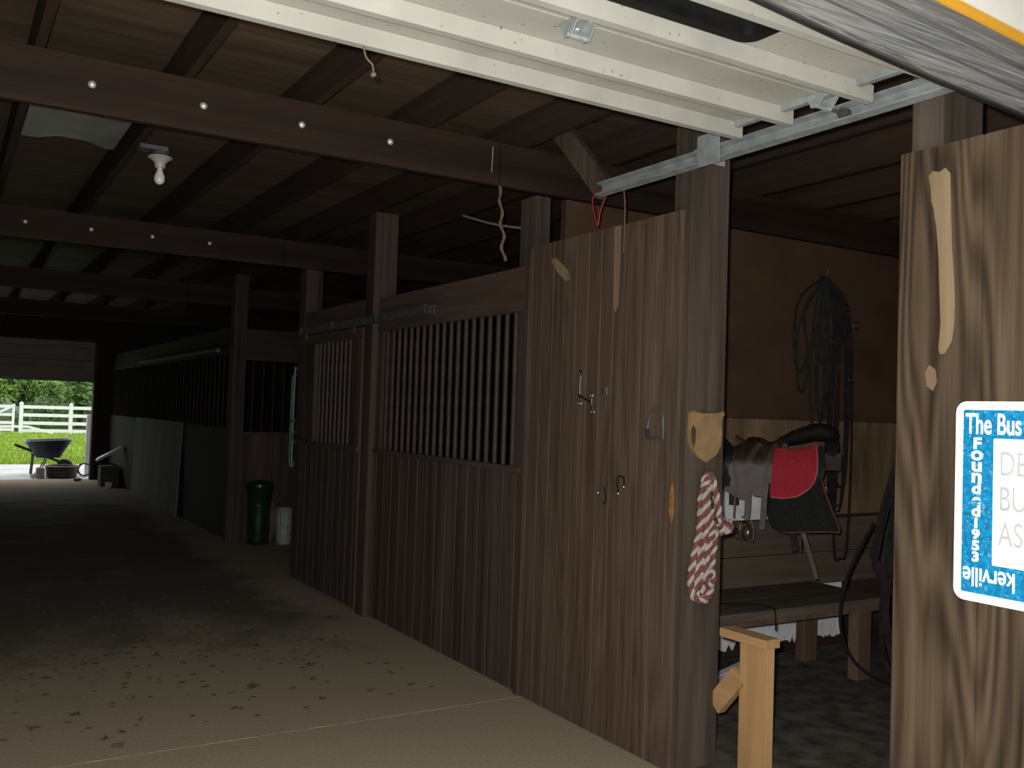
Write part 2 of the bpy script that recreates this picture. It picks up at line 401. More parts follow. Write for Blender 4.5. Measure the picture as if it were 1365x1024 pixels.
# posts
def post(x0, x1, y0, y1, z1, label, mat='dark', z0=0):
    m = MB(); m.box(x0, x1, y0, y1, z0, z1, b=.004); return tag(m.build('wooden_post', mat), label, 'post')
P1 = post(2.765, 2.985, 3.085, 3.20, 2.983, 'grey-brown wooden post left of the tack room doorway, carrying the plaque and rope', 'post')
post(2.765, 2.985, 1.885, 2.0, 2.983, 'wooden post behind the right-hand panel, its head showing above the panel top', 'post')
post(2.787, 2.885, 4.39, 4.55, 2.745, 'brown wooden post under the nearest cross beam, behind the plywood sheet', 'post')
post(2.70, 2.88, 6.45, 6.60, 2.985, 'wooden post between the barred stall front and the sliding stall door', 'stall')
post(2.745, 2.90, 8.11, 8.27, 2.985, 'wooden post at the far end of the sliding stall door', 'stall')
post(2.76, 2.91, 10.56, 10.70, 2.985, 'wooden post at the corner of the dim recess, left of the green bin', 'stall')


# tack room partition (also the side of the first stall)
pt = struct(MB().box(2.99, 6.39, 4.40, 4.44, 0, 2.75).build('wall_partition', 'dark_x'))
def part_label(o, l): o['label'] = l; return o
m = MB(); m.box(2.99, 4.79, 4.388, 4.40, 1.545, 2.748); m.box(4.797, 6.39, 4.388, 4.40, 1.545, 2.748)
part_label(m.build('hardboard_sheet', 'hardboard', pt), 'plain brown hardboard on the upper wall')
m = MB(); m.box(2.99, 4.32, 4.386, 4.40, 1.09, 1.54); m.box(4.325, 5.29, 4.384, 4.40, 1.10, 1.538); m.box(5.295, 6.39, 4.386, 4.40, .9, 1.54)
part_label(m.build('plywood_strip', 'rough_ply', pt), 'stained lighter plywood strip')
m = MB(); m.box(2.99, 5.289, 4.390, 4.40, .885, 1.09)
part_label(m.build('painted_strip', 'white_board', pt), 'flaking white painted strip')
for (x0,x1,z0,z1) in ((2.99,6.39,.655,.88),(2.99,6.39,.44,.65)):
    m = MB(); m.box(x0,x1,4.365,4.40,z0,z1,b=.004); m.build('plank', 'plank', pt)
# lower white boards with ragged bottoms
x = 3.0
while x < 5.38:
    w = min(rnd.uniform(.1,.17), 5.39-x)
    n = 5; pts = [(x,.43)]+[(x+w*i/n, .055+rnd.uniform(0,.03)+(.05 if rnd.random()<.12 else 0)) for i in range(n+1)]+[(x+w,.43)]
    m = MB(); m.prism([(p[0],p[1]) for p in pts], lambda u,v,t: (u,t,v), 4.388, 4.40); m.build('white_slat', 'white_board', pt)
    x += w+.004

# ------------------------------------------------------------------ plywood sheet left of the tack doorway
ps = thing('plywood_sheet', 'grooved brown plywood sheet left of the grey-brown post, with bridle bits hung on it', 'panel', (2.74, 3.74, 0))
m = MB(); grooved(m, 2.738, .018, 3.118, 4.36, .005, 2.44, .105); m.build('sheet', 'groove', ps)
m = MB(); m.box(2.722, 2.737, 4.335, 4.375, .005, 2.44); m.build('edge_strip', 'stall', ps)
def scar(pts, parent, x, mat='scar'):
    m = MB(); m.prism(pts, lambda u,v,t: (t,u,v), x-.0015, x+.0005)
    return part_label(m.build('bare_wood_scar', mat, parent), 'pale scraped patch of bare wood')
scar([(3.60,2.438),(3.548,2.438),(3.55,2.25),(3.556,2.06),(3.575,2.025),(3.594,2.05),(3.597,2.25)], ps, 2.738, 'worn')
scar([(4.15,2.345),(4.10,2.35),(3.99,2.275),(3.965,2.225),(4.0,2.215),(4.08,2.27)], ps, 2.738, 'worn')
m = MB(); m.prism([(3.135,1.07),(3.155,1.12),(3.15,1.2),(3.135,1.25),(3.122,1.2),(3.122,1.1)], lambda u,v,t:(t,u,v), 2.7365, 2.7385)
part_label(m.build('rust_stain', 'orange', ps), 'orange split in the wood')

# right-hand sheet with the sign
rp = thing('plywood_sheet', 'grooved brown plywood sheet right of the tack room doorway, bearing the blue and white sign', 'panel', (2.74, 1.5, 0))
m = MB(); grooved(m, 2.738, .018, .96, 2.02, .005, 2.44, .305); m.build('sheet', 'groove2', rp)
scar([(1.915,2.346),(1.90,2.36),(1.875,2.352),(1.855,2.362),(1.837,2.34),(1.832,2.2),(1.827,2.099),(1.818,2.0),(1.814,1.929),(1.815,1.85),(1.822,1.80),(1.845,1.762),(1.862,1.758),(1.868,1.775),(1.862,1.86),(1.869,1.98),(1.874,2.08),(1.884,2.18),(1.889,2.2),(1.893,2.232),(1.903,2.26),(1.907,2.31)], rp, 2.738)
scar([(1.915,1.70),(1.90,1.725),(1.878,1.71),(1.872,1.67),(1.885,1.64),(1.907,1.655)], rp, 2.738, 'worn')

# ------------------------------------------------------------------ barred stall front
sf = thing('stall_front', 'barred stall front between the plywood sheet and the sliding door, boards below and bars above', 'stall front', (XW, 5.4, 0))
m = MB(); grooved(m, 2.752, .03, 4.385, 6.445, .005, 1.20, .14, .012, .008); m.build('lower_boards', 'stall', sf)
m = MB(); m.box(2.725, 2.783, 4.385, 6.445, 1.20, 1.232, b=.004); m.build('sill', 'stall_y', sf)
m = MB(); m.box(2.745, 2.785, 4.385, 6.445, 2.125, 2.345, b=.003); m.build('header_board', 'stall_y', sf)
m = MB(); m.box(2.738, 2.785, 4.385, 6.445, 2.095, 2.125); m.build('bar_rail', 'stall_y', sf)
m = MB(); m.box(2.745, 2.785, 4.385, 4.475, 1.232, 2.095); m.build('end_stile', 'stall', sf)
m = MB(); m.box(2.745, 2.79, 6.36, 6.445, 1.232, 2.095); m.build('end_stile', 'stall', sf)
bm_ = MB(); bm_.tube([(0,0,1.232),(0,0,2.096)], .0165, 10)
b0 = bm_.build('bar', 'bar', sf, True, world=False)
n = 19
for i in range(n):
    o = b0 if i == 0 else b0.copy()
    if i: COL.objects.link(o); o.parent = sf
    o.location = (.018, 4.53+i*(6.31-4.53)/(n-1)-5.4, 0)
# sliding door
sd = thing('stall_door', 'sliding stall door with a narrow barred opening, left of the barred stall front', 'stall door', (2.71, 7.35, .03))
m = MB(); grooved(m, 2.70, .03, 6.63, 8.10, .03, 1.20, .14, .012, .008); m.build('lower_boards', 'stall', sd)
m = MB(); m.box(2.675, 2.735, 6.63, 8.10, 1.20, 1.235, b=.004); m.build('sill', 'stall_y', sd)
m = MB(); m.box(2.695, 2.735, 6.63, 8.10, 2.06, 2.14); m.build('top_rail', 'stall_y', sd)
for (a,b) in ((6.63,6.82),(7.68,8.10)):
    m = MB(); m.box(2.695, 2.735, a, b, 1.235, 2.06); m.build('stile', 'stall', sd)
bm_ = MB(); bm_.tube([(0,0,1.235-.03),(0,0,2.062-.03)], .0165, 8)
b0 = bm_.build('bar', 'bar', sd, True, world=False)
for i in range(8):
    o = b0 if i == 0 else b0.copy()
    if i: COL.objects.link(o); o.parent = sd
    o.location = (.005, 6.91+i*.096-7.35, 0)
m = MB(); m.box(2.755, 2.79, 6.602, 8.108, 2.16, 2.36); tag(m.build('header_plank', 'stall_y'), 'plank over the sliding stall door, behind its galvanised track', 'plank')
st = thing('sliding_door_track', 'galvanised box track above the sliding stall door', 'door track', (2.68, 6.7, 2.15))
m = MB(); m.prism([(2.66,2.15),(2.66,2.205),(2.698,2.205),(2.698,2.15),(2.688,2.15),(2.688,2.195),(2.67,2.195),(2.67,2.15)], lambda u,v,t:(u,t,v), 5.43, 8.05)
m.build('rail', 'galv_dark', st)
for y in (5.5,6.3,7.2,7.95):
    m = MB(); m.box(2.655,2.7445,y,y+.035,2.206,2.212); m.box(2.655,2.661,y,y+.035,2.16,2.206); m.build('track_bracket', 'galv_dark', st)
for y in (6.75,7.85):
    m = MB(); m.box(2.676,2.683,y,y+.04,2.10,2.17); m.build('door_hanger', 'galv_dark', st)
# blue-grey upright bars at the far end of the door
gb = thing('grab_bar', 'blue-grey metal bars standing upright at the far end of the sliding stall door', 'metal bar', (2.70, 8.16, 1.0))
for yy,zt in ((8.15,1.86),(8.21,1.79)):
    m = MB(); m.tube(smooth_path([(2.735,yy,1.03),(2.70,yy,1.0),(2.685,yy,1.06),(2.685,yy,zt-.06),(2.70,yy,zt),(2.742,yy,zt+.02)],5), .012, 8); m.build('bar', 'teal', gb, True)
m = MB(); m.box(2.675,2.70,8.135,8.225,1.38,1.41); m.build('cross_link','teal',gb)
# door latch ledge with hook
m = MB(); m.tube(smooth_path([(2.69,8.06,1.30),(2.66,8.06,1.29),(2.66,8.05,1.22),(2.685,8.05,1.2)],5), .008, 6); m.build('latch_hook', 'galv_dark', sd, True)

# ------------------------------------------------------------------ recess with bins
rw = thing('stall_partition', 'stall partition facing the camera in the dim recess, with a square barred opening', 'stall partition', (4.6, 10.75, 0))
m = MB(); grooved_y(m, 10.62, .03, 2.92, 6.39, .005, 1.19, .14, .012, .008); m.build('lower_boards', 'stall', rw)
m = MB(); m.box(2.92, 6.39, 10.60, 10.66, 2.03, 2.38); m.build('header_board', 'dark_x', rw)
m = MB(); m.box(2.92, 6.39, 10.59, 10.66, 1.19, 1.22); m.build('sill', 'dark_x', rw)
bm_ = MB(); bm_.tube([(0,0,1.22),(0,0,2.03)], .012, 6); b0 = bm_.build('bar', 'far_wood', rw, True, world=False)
for i in range(22):
    o = b0 if i == 0 else b0.copy()
    if i: COL.objects.link(o); o.parent = rw
    o.location = (3.02+i*.12-4.6, -.11, 0)
gbn = thing('trash_bin', 'dark green plastic bin in the dim recess, left of the galvanised can', 'bin', (3.06, 10.28, 0))
m = MB(); m.lathe([(.10,.0),(.11,.01),(.115,.05),(.12,.3),(.135,.60),(.146,.62),(.146,.64),(.128,.64),(.11,.1),(0,.09)], (3.04,10.28,0), 28); m.build('bin_body', 'green', gbn, True)
m = MB(); m.lathe([(.15,.635),(.15,.66),(.12,.68),(.04,.70),(0,.70)], (3.04,10.28,0), 28); m.build('lid', 'green', gbn, True)
m = MB(); m.tube(smooth_path([(2.99,10.16,.45),(2.975,10.13,.44),(3.04,10.12,.43),(3.105,10.13,.44),(3.09,10.16,.45)],5), .008, 6); m.build('handle', 'green', gbn, True)
mc = thing('metal_can', 'small ribbed galvanised can beside the green bin', 'can', (3.31, 10.22, 0))
prof = []
m = MB(); vs = []; nn = 72; lv = [(0,.080),(.01,.083),(.03,.085),(.36,.098),(.375,.102),(.385,.102)]
for z,r in lv:
    for j in range(nn):
        rr = r*(1-.035*(j%4 < 2)) if .02 < z < .37 else r
        a = 2*PI*j/nn; vs.append((3.31+rr*math.cos(a), 10.22+rr*math.sin(a), z))
fs = [tuple(range(nn-1,-1,-1))]+[(i*nn+j, i*nn+(j+1)%nn, (i+1)*nn+(j+1)%nn, (i+1)*nn+j) for i in range(len(lv)-1) for j in range(nn)]
m.add(vs, fs); m.lathe([(.094,.33),(.0,.33)],(3.31,10.22,0),24); m.build('can_body', 'galv', mc)
m = MB(); m.tube([(3.31+.100*math.cos(2*PI*i/24),10.22+.100*math.sin(2*PI*i/24),.385) for i in range(24)], .007, 6, closed=True); m.build('rim', 'galv', mc, True)
m = MB(); m.ico((3.22,10.44,.235), .075, 3, (1,.9,3.1), .04); tag(m.build('feed_sack', 'pink', None, True), 'pinkish sack standing behind the galvanised can, only its top showing', 'sack')

# ------------------------------------------------------------------ far stalls
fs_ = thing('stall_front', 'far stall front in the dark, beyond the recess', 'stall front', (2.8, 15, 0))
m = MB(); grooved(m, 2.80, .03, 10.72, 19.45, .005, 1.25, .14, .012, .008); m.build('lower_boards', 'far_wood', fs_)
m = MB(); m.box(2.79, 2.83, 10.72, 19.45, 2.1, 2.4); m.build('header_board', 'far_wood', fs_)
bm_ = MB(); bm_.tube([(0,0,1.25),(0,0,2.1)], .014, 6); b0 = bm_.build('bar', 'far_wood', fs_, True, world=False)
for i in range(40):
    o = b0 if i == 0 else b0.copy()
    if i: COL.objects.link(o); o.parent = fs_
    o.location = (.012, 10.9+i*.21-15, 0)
ft = thing('sliding_door_track', 'pale far door track in the dark beyond the recess', 'door track', (2.7, 13.5, 2.1))
m = MB(); m.box(2.68, 2.73, 11.0, 16.0, 2.12, 2.16); m.build('rail', 'galv_dark', ft)
for y in (11.3,13.4,15.7):
    m = MB(); m.box(2.70,2.788,y,y+.04,2.161,2.168); m.build('track_bracket','galv_dark',ft)
pp = thing('plywood_board', 'pale grey boards leaning on the far stall front near the far doorway', 'board', (2.72, 14.8, 0))
for k in range(4):
    y0 = 13.06+k*.87
    m = MB(); m.prism([(2.735,.001),(2.755,.001),(2.795,1.262),(2.775,1.262)], lambda u,v,t:(u,t,v), y0, y0+.855); m.build('board', 'pale_ply', pp)

# ------------------------------------------------------------------ overhead door, raised
dr = thing('overhead_door', 'raised white overhead door seen from below, with ribs, hinges and a black window', 'overhead door', (.7, 2.2, 2.62))
DX0, DX1 = -1.15, 2.53
WX0, WX1, WY0, WY1 = .95, 2.0, 1.835, 2.005
m = MB()
m.box(DX0, DX1, 2.212, 2.61, 2.662, 2.69); m.build('door_section', 'door_white', dr)
m = MB()
m.box(DX0, DX1, 1.72, WY0, 2.662, 2.69); m.box(DX0, DX1, WY1, 2.206, 2.662, 2.69)
m.box(DX0, WX0, WY0, WY1, 2.662, 2.69); m.box(WX1, DX1, WY0, WY1, 2.662, 2.69); m.build('door_section', 'door_white', dr)
m = MB(); m.box(DX0, DX1, 2.207, 2.2115, 2.659, 2.685); m.build('section_joint', 'door_white', dr)
def rrect(x0,x1,y0,y1,r,n=6):
    P = []
    for cx,cy,a in ((x1-r,y1-r,0),(x0+r,y1-r,90),(x0+r,y0+r,180),(x1-r,y0+r,270)):
        for i in range(n+1):
            t = math.radians(a+90*i/n); P.append((cx+r*math.cos(t), cy+r*math.sin(t)))
    return P
def ring(mb, outer, inner, fn, t0, t1):
    n = len(outer); vs = []
    for t in (t0,t1):
        vs += [fn(u,v,t) for u,v in outer]; vs += [fn(u,v,t) for u,v in inner]
    fs = []
    for i in range(n):
        j = (i+1)%n
        fs += [(i,j,n+j,n+i),(2*n+i,3*n+i,3*n+j,2*n+j),(i,2*n+i,2*n+j,j),(n+i,n+j,3*n+j,3*n+i)]
    mb.add(vs, fs)
m = MB(); ring(m, rrect(WX0-.012,WX1+.012,WY0-.012,WY1+.012,.05), rrect(WX0+.03,WX1-.03,WY0+.03,WY1-.03,.03), lambda u,v,t:(u,v,t), 2.645, 2.695)
wf = m.build('window_frame', 'window_black', dr, True)
m = MB(); m.prism(rrect(WX0+.028,WX1-.028,WY0+.028,WY1-.028,.03), lambda u,v,t:(u,v,t), 2.672, 2.676); m.build('pane', 'glass', wf)
for y, xe in ((2.60,2.575),(2.372,2.60),(2.046,2.622),(1.79,2.638)):
    m = MB(); m.prism([(y,2.604),(y+.03,2.604),(y+.03,2.609),(y+.006,2.609),(y+.006,2.661),(y,2.661)], lambda u,v,t:(t,u,v), DX0, xe); m.build('rib', 'door_white', dr)
m = MB(); m.box(2.532, 2.556, 1.73, 2.60, 2.640, 2.69); m.build('end_stile', 'galv', dr)
def hinge(x, parent, roller=False):
    m = MB(); y = 2.209
    m.box(x-.035, x+.035, y-.055, y+.045, 2.655, 2.659)
    m.prism([(y-.05,2.655),(y+.04,2.655),(y+.018,2.612),(y-.012,2.607)], lambda u,v,t:(t,u,v), x-.034, x-.030)
    m.prism([(y-.05,2.655),(y+.04,2.655),(y+.018,2.612),(y-.012,2.607)], lambda u,v,t:(t,u,v), x+.030, x+.034)
    m.tube([(x-.04,y,2.618),(x+.04,y,2.618)], .009, 8)
    h = m.build('hinge', 'galv', parent)
    for dx,dy in ((-.02,-.04),(.02,-.04),(-.02,.032),(.02,.032)):
        m = MB(); m.lathe([(0,-.006),(.007,-.004),(.008,0)], (x+dx,y+dy,2.655), 8); m.build('screw', 'bolt', h, True)
    if roller:
        m = MB(); m.tube([(x,y,2.618),(2.668,y,2.618)], .006, 8); m.tube([(2.662,y,2.618),(2.69,y,2.618)], .02, 14); m.build('roller', 'galv_dark', h, True)
hinge(1.525, dr); hinge(.15, dr); hinge(2.56, dr, True)
# bottom section edge: rubber seal, yellow timber, outer skin (hangs slightly lower to the right)
def sag(u, y, z): return (u, y, z-.061*(u-1.79))
def strip(name, mat, prof, x0=-1.15, x1=3.05):
    m = MB(); N_ = 12
    vs = []; k = len(prof)
    for i in range(N_+1):
        u = x0+(x1-x0)*i/N_
        vs += [sag(u, a, b+.004*math.sin(u*5.0)*(1 if b < 2.60 else 0)) for a,b in prof]
    fs = [tuple(range(k)), tuple(N_*k+j for j in range(k))]
    fs += [(i*k+j, i*k+(j+1)%k, (i+1)*k+(j+1)%k, (i+1)*k+j) for i in range(N_) for j in range(k)]
    m.add(vs, fs); return m.build(name, mat, dr)
strip('bottom_seal', 'seal', [(1.665,2.585),(1.66,2.563),(1.64,2.556),(1.625,2.562),(1.618,2.585),(1.612,2.60),(1.618,2.615),(1.612,2.64),(1.605,2.66),(1.612,2.685),(1.60,2.705),(1.60,2.735),(1.665,2.735)])
strip('seal_lip', 'rubber', [(1.712,2.60),(1.70,2.575),(1.672,2.566),(1.667,2.585),(1.667,2.655),(1.712,2.655)])
strip('timber_edge', 'yellow', [(1.60,2.737),(1.592,2.737),(1.592,2.765),(1.60,2.768),(1.66,2.768),(1.66,2.737)])
strip('outer_skin', 'skin_white', [(1.59,2.769),(1.59,3.05),(1.625,3.05),(1.625,2.769)])
# debris dangling from the rib
m = MB(); m.tube(smooth_path([(1.03,2.612,2.61),(1.04,2.612,2.575),(1.06,2.61,2.555),(1.065,2.612,2.535)],5), .003, 6); m.ico((1.066,2.612,2.528), .009, 2, j=.2)
tag(m.build('cobweb_tuft', 'twine'), 'small straw-coloured cobweb tuft dangling from the edge of the raised door', 'cobweb')

# galvanised track for the overhead door, with bracket
tr = thing('overhead_door_track', 'galvanised horizontal track carrying the right side of the raised overhead door', 'door track', (2.68, 2.7, 2.58))
m = MB(); m.prism([(2.655,2.592),(2.70,2.588),(2.702,2.645),(2.665,2.652),(2.665,2.648),(2.698,2.641),(2.696,2.594),(2.655,2.597)], lambda u,v,t:(u,t,v), 1.72, 3.66); m.build('rail', 'galv', tr)
m = MB(); m.box(2.646,2.654,2.805,2.925,2.570,2.70); m.box(2.646,2.80,2.925,2.931,2.60,2.70); m.box(2.765,2.771,2.925,3.083,2.62,2.70); b_ = m.build('bracket', 'galv', tr)
for z in (2.625,2.68):
    m = MB(); m.lathe([(0,.008),(.008,.006),(.011,0)], (2.70+(z-2.62)*.4,2.9245,z), 8, M4=Matrix.Rotation(PI/2,4,'X')); m.build('bolt', 'bolt', b_, True)
m = MB(); m.bar((2.745,4.24,3.17),(2.745,3.70,2.64), .115, .04, up=(1,0,0)); 
tag(m.build('wood_hanger', 'post'), 'slanting wooden hanger holding up the inner end of the galvanised track', 'wooden brace')
# red utility hook
hp = smooth_path([(2.722,3.655,2.60),(2.722,3.70,2.53),(2.722,3.714,2.47),(2.722,3.722,2.462),(2.722,3.735,2.49),(2.722,3.762,2.56),(2.722,3.765,2.60),(2.722,3.74,2.622),(2.722,3.70,2.63)],6)
hk = thing('utility_hook', 'red coated bent hook hanging at the inner end of the galvanised track', 'hook', (2.722,3.64,2.46))
m = MB(); m.tube(hp, .0048, 8); m.build('hook_tip', 'red', hk, True)
m = MB(); m.tube(smooth_path([(2.722,3.655,2.60),(2.722,3.64,2.635),(2.722,3.58,2.645),(2.722,3.525,2.61),(2.722,3.506,2.54),(2.722,3.504,2.44),(2.722,3.506,2.30)],6), .0042, 8); m.build('hook_shank', 'red_dim', hk, True)

# twine, wire, cable
m = MB(); m.tube([(2.525+.042*t+.008*math.sin(t*21), 4.352+.006*math.sin(t*17), 2.751-.405*t) for t in [i/30 for i in range(31)]], [.006+.004*abs(math.sin(i*.7)) for i in range(31)], 6)
tag(m.build('baling_twine', 'twine'), 'frayed strand of twine hanging from the nearest beam down to the stall header', 'twine')
m = MB(); m.tube([(2.468,4.338,2.95),(2.466,4.336,2.88),(2.465,4.338,2.81)], .003, 6)
tag(m.build('nail_wire', 'wire'), 'short bright wire hanging on the face of the nearest beam', 'wire')
m = MB(); m.tube(smooth_path([(2.92,5.5,2.83),(2.91,5.3,2.77),(2.90,5.05,2.70),(2.875,4.7,2.62),(2.86,4.549,2.60)],8), .008, 8)
tag(m.build('cable', 'wire'), 'pale electric cable strung between the stall posts above the bars', 'cable')

# bulb in porcelain holder on a ceiling box
lb = thing('bare_bulb', 'bare bulb in a white porcelain holder under the joists above the aisle', 'light bulb', (1.02,5.66,2.95))
m = MB(); m.lathe([(.05,2.987),(.052,2.945),(.045,2.94),(0,2.94)], (1.02,5.66,0), 20); m.box(.90,1.05,5.61,5.71,2.962,2.986); m.build('ceiling_box', 'galv_dark', lb, True)
m = MB(); m.lathe([(.045,2.94),(.066,2.935),(.068,2.928),(.05,2.918),(.032,2.90),(.027,2.87),(0,2.87)], (1.02,5.66,0), 24); m.build('holder', 'porcelain', lb, True)
m = MB(); m.lathe([(.013,2.872),(.016,2.855),(.028,2.825),(.03,2.808),(.026,2.79),(.014,2.778),(0,2.775)], (1.02,5.66,0), 20); m.build('bulb', 'bulb', lb, True)
# plastic sheet stapled under the joists
m = MB(); N_ = 24; vs = []
for i in range(N_+1):
    u = i/N_; x = .315+.48*u
    y1 = 5.86-.22*math.sin(u*PI)**1.5; 
    for j in range(7):
        v = j/6; y = 4.6+(y1-4.6)*v
        vs.append((x, y, 2.9875-.03*math.sin(u*PI)*(1-.3*v)-.004*v*math.sin(u*PI)-.006*v*math.sin(u*9)**2))
vs2 = [(a,b,c-.003) for a,b,c in vs]; k = len(vs)
fs = []
for i in range(N_):
    for j in range(6):
        a = i*7+j; fs += [(a,a+1,a+8,a+7),(k+a,k+a+7,k+a+8,k+a+1)]
for i in range(N_): fs += [(i*7,i*7+7,k+i*7+7,k+i*7),(i*7+6,k+i*7+6,k+i*7+13,i*7+13)]
for j in range(6): fs += [(j,k+j,k+j+1,j+1),(N_*7+j,N_*7+j+1,k+N_*7+j+1,k+N_*7+j)]
m.add(vs+vs2, fs); tag(m.build('plastic_sheet', 'sheet', None, True), 'milky plastic sheet with a wavy edge, stapled under the joists left of the bulb', 'plastic sheet')

# ------------------------------------------------------------------ plaque, rope, bits
def shield(s): return s
pl = [(2.772,1.552),(2.785,1.563),(2.802,1.556),(2.83,1.551),(2.90,1.552),(2.94,1.556),(2.962,1.565),(2.968,1.548),(2.955,1.53),(2.952,1.50),(2.955,1.46),(2.95,1.41),(2.93,1.375),(2.89,1.35),(2.865,1.338),(2.835,1.352),(2.80,1.38),(2.775,1.42),(2.768,1.47),(2.772,1.51)]
sp = thing('shield_plaque', 'tan shield-shaped wooden plaque on the grey-brown post', 'plaque', (2.86,3.08,1.45))
m = MB(); m.prism(pl, lambda u,v,t:(u,t,v), 3.064, 3.084); m.build('board', 'tan', sp)
m = MB(); m.prism([(2.775,1.43),(2.79,1.40),(2.80,1.43),(2.80,1.48),(2.785,1.50),(2.773,1.48)], lambda u,v,t:(u,t,v), 3.0625, 3.0645); m.build('stain', 'leather_lt', sp)
# two-strand twisted rope
def rope_pts(pts, n=14): return smooth_path(pts, n)
def rope(mb, pts, r=.0105, pitch=.075):
    P = smooth_path(pts, 12); L_ = 0; A = [[],[],[]]
    a = None
    for i, p in enumerate(P):
        t = (P[min(i+1,len(P)-1)]-P[max(i-1,0)]).normalized()
        a = t.orthogonal().normalized() if a is None else (a-t*a.dot(t)).normalized()
        b = t.cross(a)
        if i: L_ += (P[i]-P[i-1]).length
        th = 2*PI*L_/pitch
        for k in range(2):
            q = th+k*PI; A[k].append(p+a*(math.cos(q)*r*.62)+b*(math.sin(q)*r*.62))
    mb.tube(A[0], r*.78, 7, 0); mb.tube(A[1], r*.78, 7, 1)
rp_ = thing('lead_rope', 'coiled maroon and cream twisted lead rope hanging on the grey-brown post', 'rope', (2.87,3.05,1.28))
m = MB(); y = 3.055
rope(m, [(2.855,y-.002,1.15),(2.85,y,1.26),(2.872,y,1.283),(2.895,y,1.26),(2.895,y,1.1),(2.885,y,.95),(2.88,y,.82),(2.865,y,.755),(2.835,y,.75),(2.815,y,.79),(2.82,y,.92),(2.83,y,1.08),(2.835,y,1.2),(2.842,y-.018,1.25),(2.868,y-.022,1.27),(2.895,y-.02,1.22),(2.925,y-.012,1.13),(2.945,y,1.07)], .0122, .062)
rope(m, [(2.84,y-.02,1.23),(2.826,y-.018,1.1),(2.80,y-.004,.95),(2.785,y,.84),(2.80,y,.765),(2.835,y-.02,.745),(2.875,y-.02,.765),(2.90,y-.006,.83),(2.905,y,.9),(2.90,y-.016,.98),(2.90,y-.024,1.06)], .0122, .062)
rope(m, [(2.90,y-.024,1.06),(2.862,y-.026,.99),(2.85,y-.022,.90),(2.85,y-.024,.83),(2.875,y-.026,.81),(2.895,y-.024,.835),(2.88,y-.026,.865),(2.862,y-.026,.85)], .0115, .062)
rope(m, [(2.868,y-.012,1.25),(2.862,y-.012,1.12),(2.85,y-.008,.98),(2.838,y-.006,.86),(2.845,y-.01,.78)], .0122, .062)
m.build('rope_coil', ['rope_red','rope_white'], rp_, True)
m = MB()
for k in range(4):
    rr = .028-.003*k; c = Vector((2.935+.018*k, y-.012, 1.058))
    rope(m, [c+Vector((0,math.cos(a)*rr*.7,math.sin(a)*rr)) for a in [2*PI*i/8 for i in range(9)]], .0105, .05)
m.build('knot', ['rope_red','rope_white'], rp_, True)
m = MB(); m.tube(smooth_path([(2.866,y-.03,1.21),(2.862,y-.032,1.19),(2.866,y-.033,1.165),(2.872,y-.032,1.14)],5), .006, 6); m.build('snap', 'chrome', rp_, True)
m = MB(); m.tube([(2.872,3.09,1.276),(2.872,3.03,1.28)], .004, 6); m.build('nail', 'galv_dark', rp_, True)
# snaffle chain end hanging off the knot
m = MB(); m.tube(smooth_path([(3.0,y-.01,1.052),(3.03,y-.01,1.045),(3.06,y-.01,1.035)],5), .006, 7)
m.tube([(3.085+.026*math.cos(2*PI*i/16),y-.01,1.04+.034*math.sin(2*PI*i/16)) for i in range(16)], .004, 6, closed=True); m.build('bit_end', 'chrome', rp_, True)

def bit_curb(cx, cy, z):
    """curb bit hung flat on the sheet: two long cheek shanks with a mouthpiece between them"""
    t = thing('curb_bit', 'steel curb bit with long shanks on the upper part of the grooved plywood', 'bridle bit', (cx, cy, z))
    x = cx
    for (p, q) in (((3.835,1.735),(3.832,1.585)),((3.735,1.625),(3.722,1.545))):
        m = MB(); mid = ((p[0]+q[0])/2+.006,(p[1]+q[1])/2)
        m.tube(smooth_path([(x,p[0],p[1]),(x,mid[0],mid[1]),(x,q[0],q[1])],6), .0042, 6)
        for e in (p,q):
            m.tube([(x,e[0]+.010*math.cos(2*PI*i/12),e[1]+.012*math.sin(2*PI*i/12)) for i in range(12)], .003, 6, closed=True)
        m.build('shank', 'chrome', t, True)
    m = MB(); m.tube(smooth_path([(x,3.845,1.63),(x,3.80,1.61),(x,3.765,1.60),(x,3.735,1.59)],6), .005, 7); m.build('mouthpiece', 'strap', t, True)
    m = MB(); m.box(x-.004,x+.006,3.82,3.835,1.73,1.75); m.build('hanging_nail','chrome',t)
    return t
bit_curb(2.728, 3.78, 1.55)
for dy, lb_ in ((0,'small bright staple right of the curb bit, nearer the post'),(.022,'small bright staple right of the curb bit, nearer the bit')):
    m = MB(); m.tube([(2.733,3.622+dy,1.662),(2.730,3.622+dy,1.645),(2.733,3.622+dy,1.628)], .004, 6)
    tag(m.build('staple', 'chrome', None, True), lb_, 'staple')
# stirrup iron
si = thing('stirrup_iron', 'dull stirrup iron hung on the plywood beside the post', 'stirrup', (2.73,3.25,1.43))
m = MB(); m.tube(smooth_path([(2.731,3.305,1.44),(2.731,3.30,1.50),(2.731,3.275,1.55),(2.731,3.235,1.565),(2.731,3.205,1.54),(2.731,3.20,1.48),(2.731,3.20,1.43)],6), .0055, 7); m.build('arch', 'galv_dark', si, True)
m = MB(); m.box(2.722,2.736,3.195,3.31,1.425,1.436,b=.003); m.build('tread', 'galv_dark', si)
m = MB(); m.box(2.722,2.737,3.296,3.312,1.437,1.475,b=.002); m.build('rubber_pad','rubber',si)
